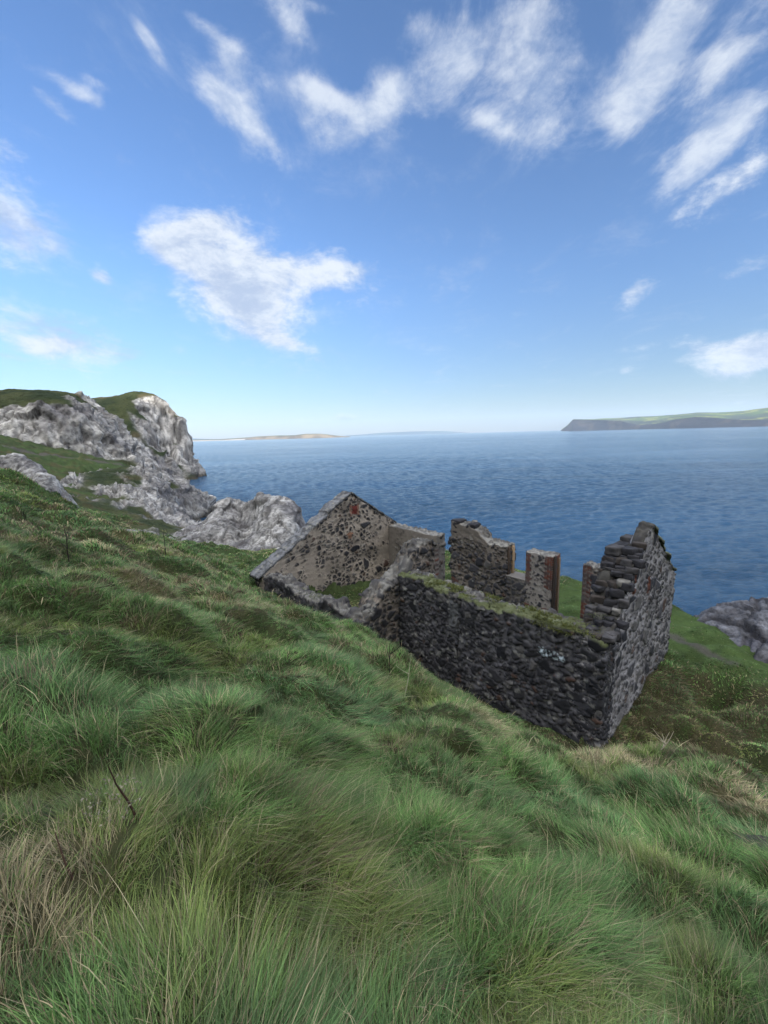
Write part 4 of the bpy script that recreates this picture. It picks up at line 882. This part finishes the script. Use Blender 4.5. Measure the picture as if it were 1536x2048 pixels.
# ------------------------------------------------------------------ fallen stones
k_ = 0
for (s, q, label) in [(-4.7, -.45, 0), (-4.45, -.6, 0), (-4.2, -.4, 0), (-3.9, -.55, 0), (-3.1, -.4, 0), (-9.2, 3.6, 2), (-8.4, 4.1, 2), (-9.9, 2.2, 2), (-7.6, 1.6, 2), (-2.9, 4.2, 2)]:
    b = wp(s + random.uniform(-.1, .1), q + random.uniform(-.06, .06), 0); zg = float(ground(np.array([b[0]]), np.array([b[1]]))[0]); a = random.uniform(.09, .19); k_ += 1
    o = stone_block('fallen_stone', s, q, zg + a * .12, a, a * random.uniform(.6, .9), a * random.uniform(.5, .8), random.uniform(0, 3), random.choice([(.20, .20, .195), (.07, .07, .08), (.12, .12, .12)]), 100 + k_, None)
    tag(o, ['fallen rubble stone in the dark ditch at the foot of the front wall', 'fallen rubble stone in dry grass at the foot of the right gable', 'fallen rubble stone on the grassy floor inside the ruin'][label], 'stone', ['stones in the ditch', 'stones below the right gable', 'stones inside the ruin'][label])

# ------------------------------------------------------------------ dead stalks and twigs
def tube(points, radii, n=6):
    P_ = np.array(points, float); V = []
    for i, p in enumerate(P_):
        d = P_[min(i + 1, len(P_) - 1)] - P_[max(i - 1, 0)]; d = d / np.linalg.norm(d); a = np.cross(d, (.3, .9, .1)); a /= np.linalg.norm(a); b = np.cross(d, a)
        for k in range(n): V.append(p + radii[i] * (a * math.cos(6.283 * k / n) + b * math.sin(6.283 * k / n)))
    return np.array(V), grid_faces(len(P_), n, True)
def stalk(u, v, hgt, label, tint, branches=3, r0=.006, lean=(.1, .05), head=None, name='dead_stalk', seed=0, group='dead stalks in the grass', lo=.8):
    rs = np.random.default_rng(seed + 40); base = hit(u, v, lo); V, Fs, C_, off = [], [], [], 0
    root = empty(name, tuple(base), label, 'plant', group)
    def run(nm, p, d, ln, r, parent, tt):
        n = 7; q = [np.array(p)]; dd = np.array(d, float)
        for i in range(n): dd = dd + rs.normal(0, .07, 3) * (1, 1, .4); dd /= np.linalg.norm(dd); q.append(q[-1] + dd * ln / n)
        V_, F_ = tube(q, [r * (1 - .7 * i / n) for i in range(n + 1)])
        mesh_obj(nm, V_, F_, M_WOOD, parent, np.tile(np.array(tt) * rs.uniform(.8, 1.2), (len(V_), 1)), True); return q
    q = run('stem', (0, 0, -.05), (lean[0], lean[1], 1), hgt + .05, r0, root, tint)
    for b in range(branches):
        k = rs.integers(2, 6); a = rs.uniform(0, 6.28); run('branch', q[k], (math.cos(a), math.sin(a), rs.uniform(.6, 1.4)), hgt * rs.uniform(.3, .55), r0 * .6, root, tint)
    return root
stalk(278, 1640, .31, 'short dark brown woody stalk standing among pale leaves in the near left grass', (.05, .028, .02), 0, .006, (-.1, 0), seed=1)
stalk(150, 1760, .22, 'brown dried dock stem low in the near left grass', (.10, .06, .045), 1, .005, (-.1, .05), seed=2)
stalk(780, 1358, .62, 'small dark leafless shoot standing before the front wall', (.015, .012, .012), 4, .011, (.02, 0), seed=3, lo=3)
stalk(808, 1395, .66, 'pale forked dry stem beside the dark leafless shoot', (.34, .34, .24), 1, .008, (.06, .02), seed=4, lo=3)
stalk(140, 1128, .7, 'black branching dead stalk high on the left slope', (.03, .025, .022), 3, .012, (0, 0), seed=5, lo=3)
stalk(332, 1112, .8, 'thin dark stalk on the skyline of the left slope near the valley', (.03, .03, .025), 1, .014, (0, 0), seed=6, lo=5)
stalk(1305, 1512, .5, 'bleached branching twig lying at the foot of the right gable', (.30, .27, .21), 4, .012, (1.2, .3), seed=7, lo=3, name='dead_twig')
stalk(1225, 1555, .5, 'thin black bramble twig arching over the grass below the wall corner', (.03, .022, .02), 3, .007, (1.6, .2), seed=8, lo=2, name='dead_twig')
stalk(92, 1225, .35, 'pale straw stem leaning out of the grass on the left slope', (.30, .27, .17), 1, .006, (-.5, .1), seed=9, lo=2)
# pale dead leaves round the near stalk
def leaf_cluster(name, u, v, rad_, n, tint, label):
    b = hit(u, v); rs = np.random.default_rng(7); V, Fs = [], []
    for i in range(n):
        a, r_ = rs.uniform(0, 6.28), rad_ * math.sqrt(rs.uniform()); c0 = np.array([math.cos(a) * r_, math.sin(a) * r_, 0]); c0[2] = float(ground(np.array([b[0] + c0[0]]), np.array([b[1] + c0[1]]))[0]) - b[2] + rs.uniform(.08, .20)
        d1 = rs.normal(size=3); d1 /= np.linalg.norm(d1); d2 = np.cross(d1, rs.normal(size=3)); d2 /= np.linalg.norm(d2); l_ = rs.uniform(.004, .009); k = len(V)
        V += [c0 - d1 * l_, c0 + d2 * l_ * .5 - d1 * l_ * .1, c0 + d1 * l_ + np.array([0, 0, -.004]), c0 - d2 * l_ * .5 - d1 * l_ * .1]; Fs.append((k, k + 1, k + 2, k + 3))
    o = mesh_obj(name, np.array(V), np.array(Fs), M_GRASS, None, lerp(np.array(tint) * .7, np.array(tint) * 1.2, rs.uniform(size=len(V)))); o.location = tuple(b); tag(o, label, 'leaves', kind='stuff')
leaf_cluster('dead_leaves', 235, 1650, .10, 130, (.27, .25, .19), 'pale curled dead leaves in the near left grass')

# ------------------------------------------------------------------ haze
bx = np.array([(sx_, sy_, sz_) for sx_ in (-17000, 17000) for sy_ in (-600, 17500) for sz_ in (SEA - 8, 620)], float)
f = np.array([(0, 1, 3, 2), (4, 6, 7, 5), (0, 4, 5, 1), (2, 3, 7, 6), (0, 2, 6, 4), (1, 5, 7, 3)])
mt = bpy.data.materials.new('haze'); mt.use_nodes = True; mt.node_tree.nodes.clear()
t = NT(mt.node_tree); pv = t.node('ShaderNodeVolumePrincipled'); pv.inputs['Color'].default_value = (.55, .74, 1, 1); pv.inputs['Density'].default_value = 5e-5; pv.inputs['Anisotropy'].default_value = .0
mo = t.node('ShaderNodeOutputMaterial'); t.l.new(pv.outputs[0], mo.inputs['Volume'])
hz = mesh_obj('haze', bx, f, mt); tag(hz, 'pale sea haze veiling the far coast', 'haze', kind='stuff')
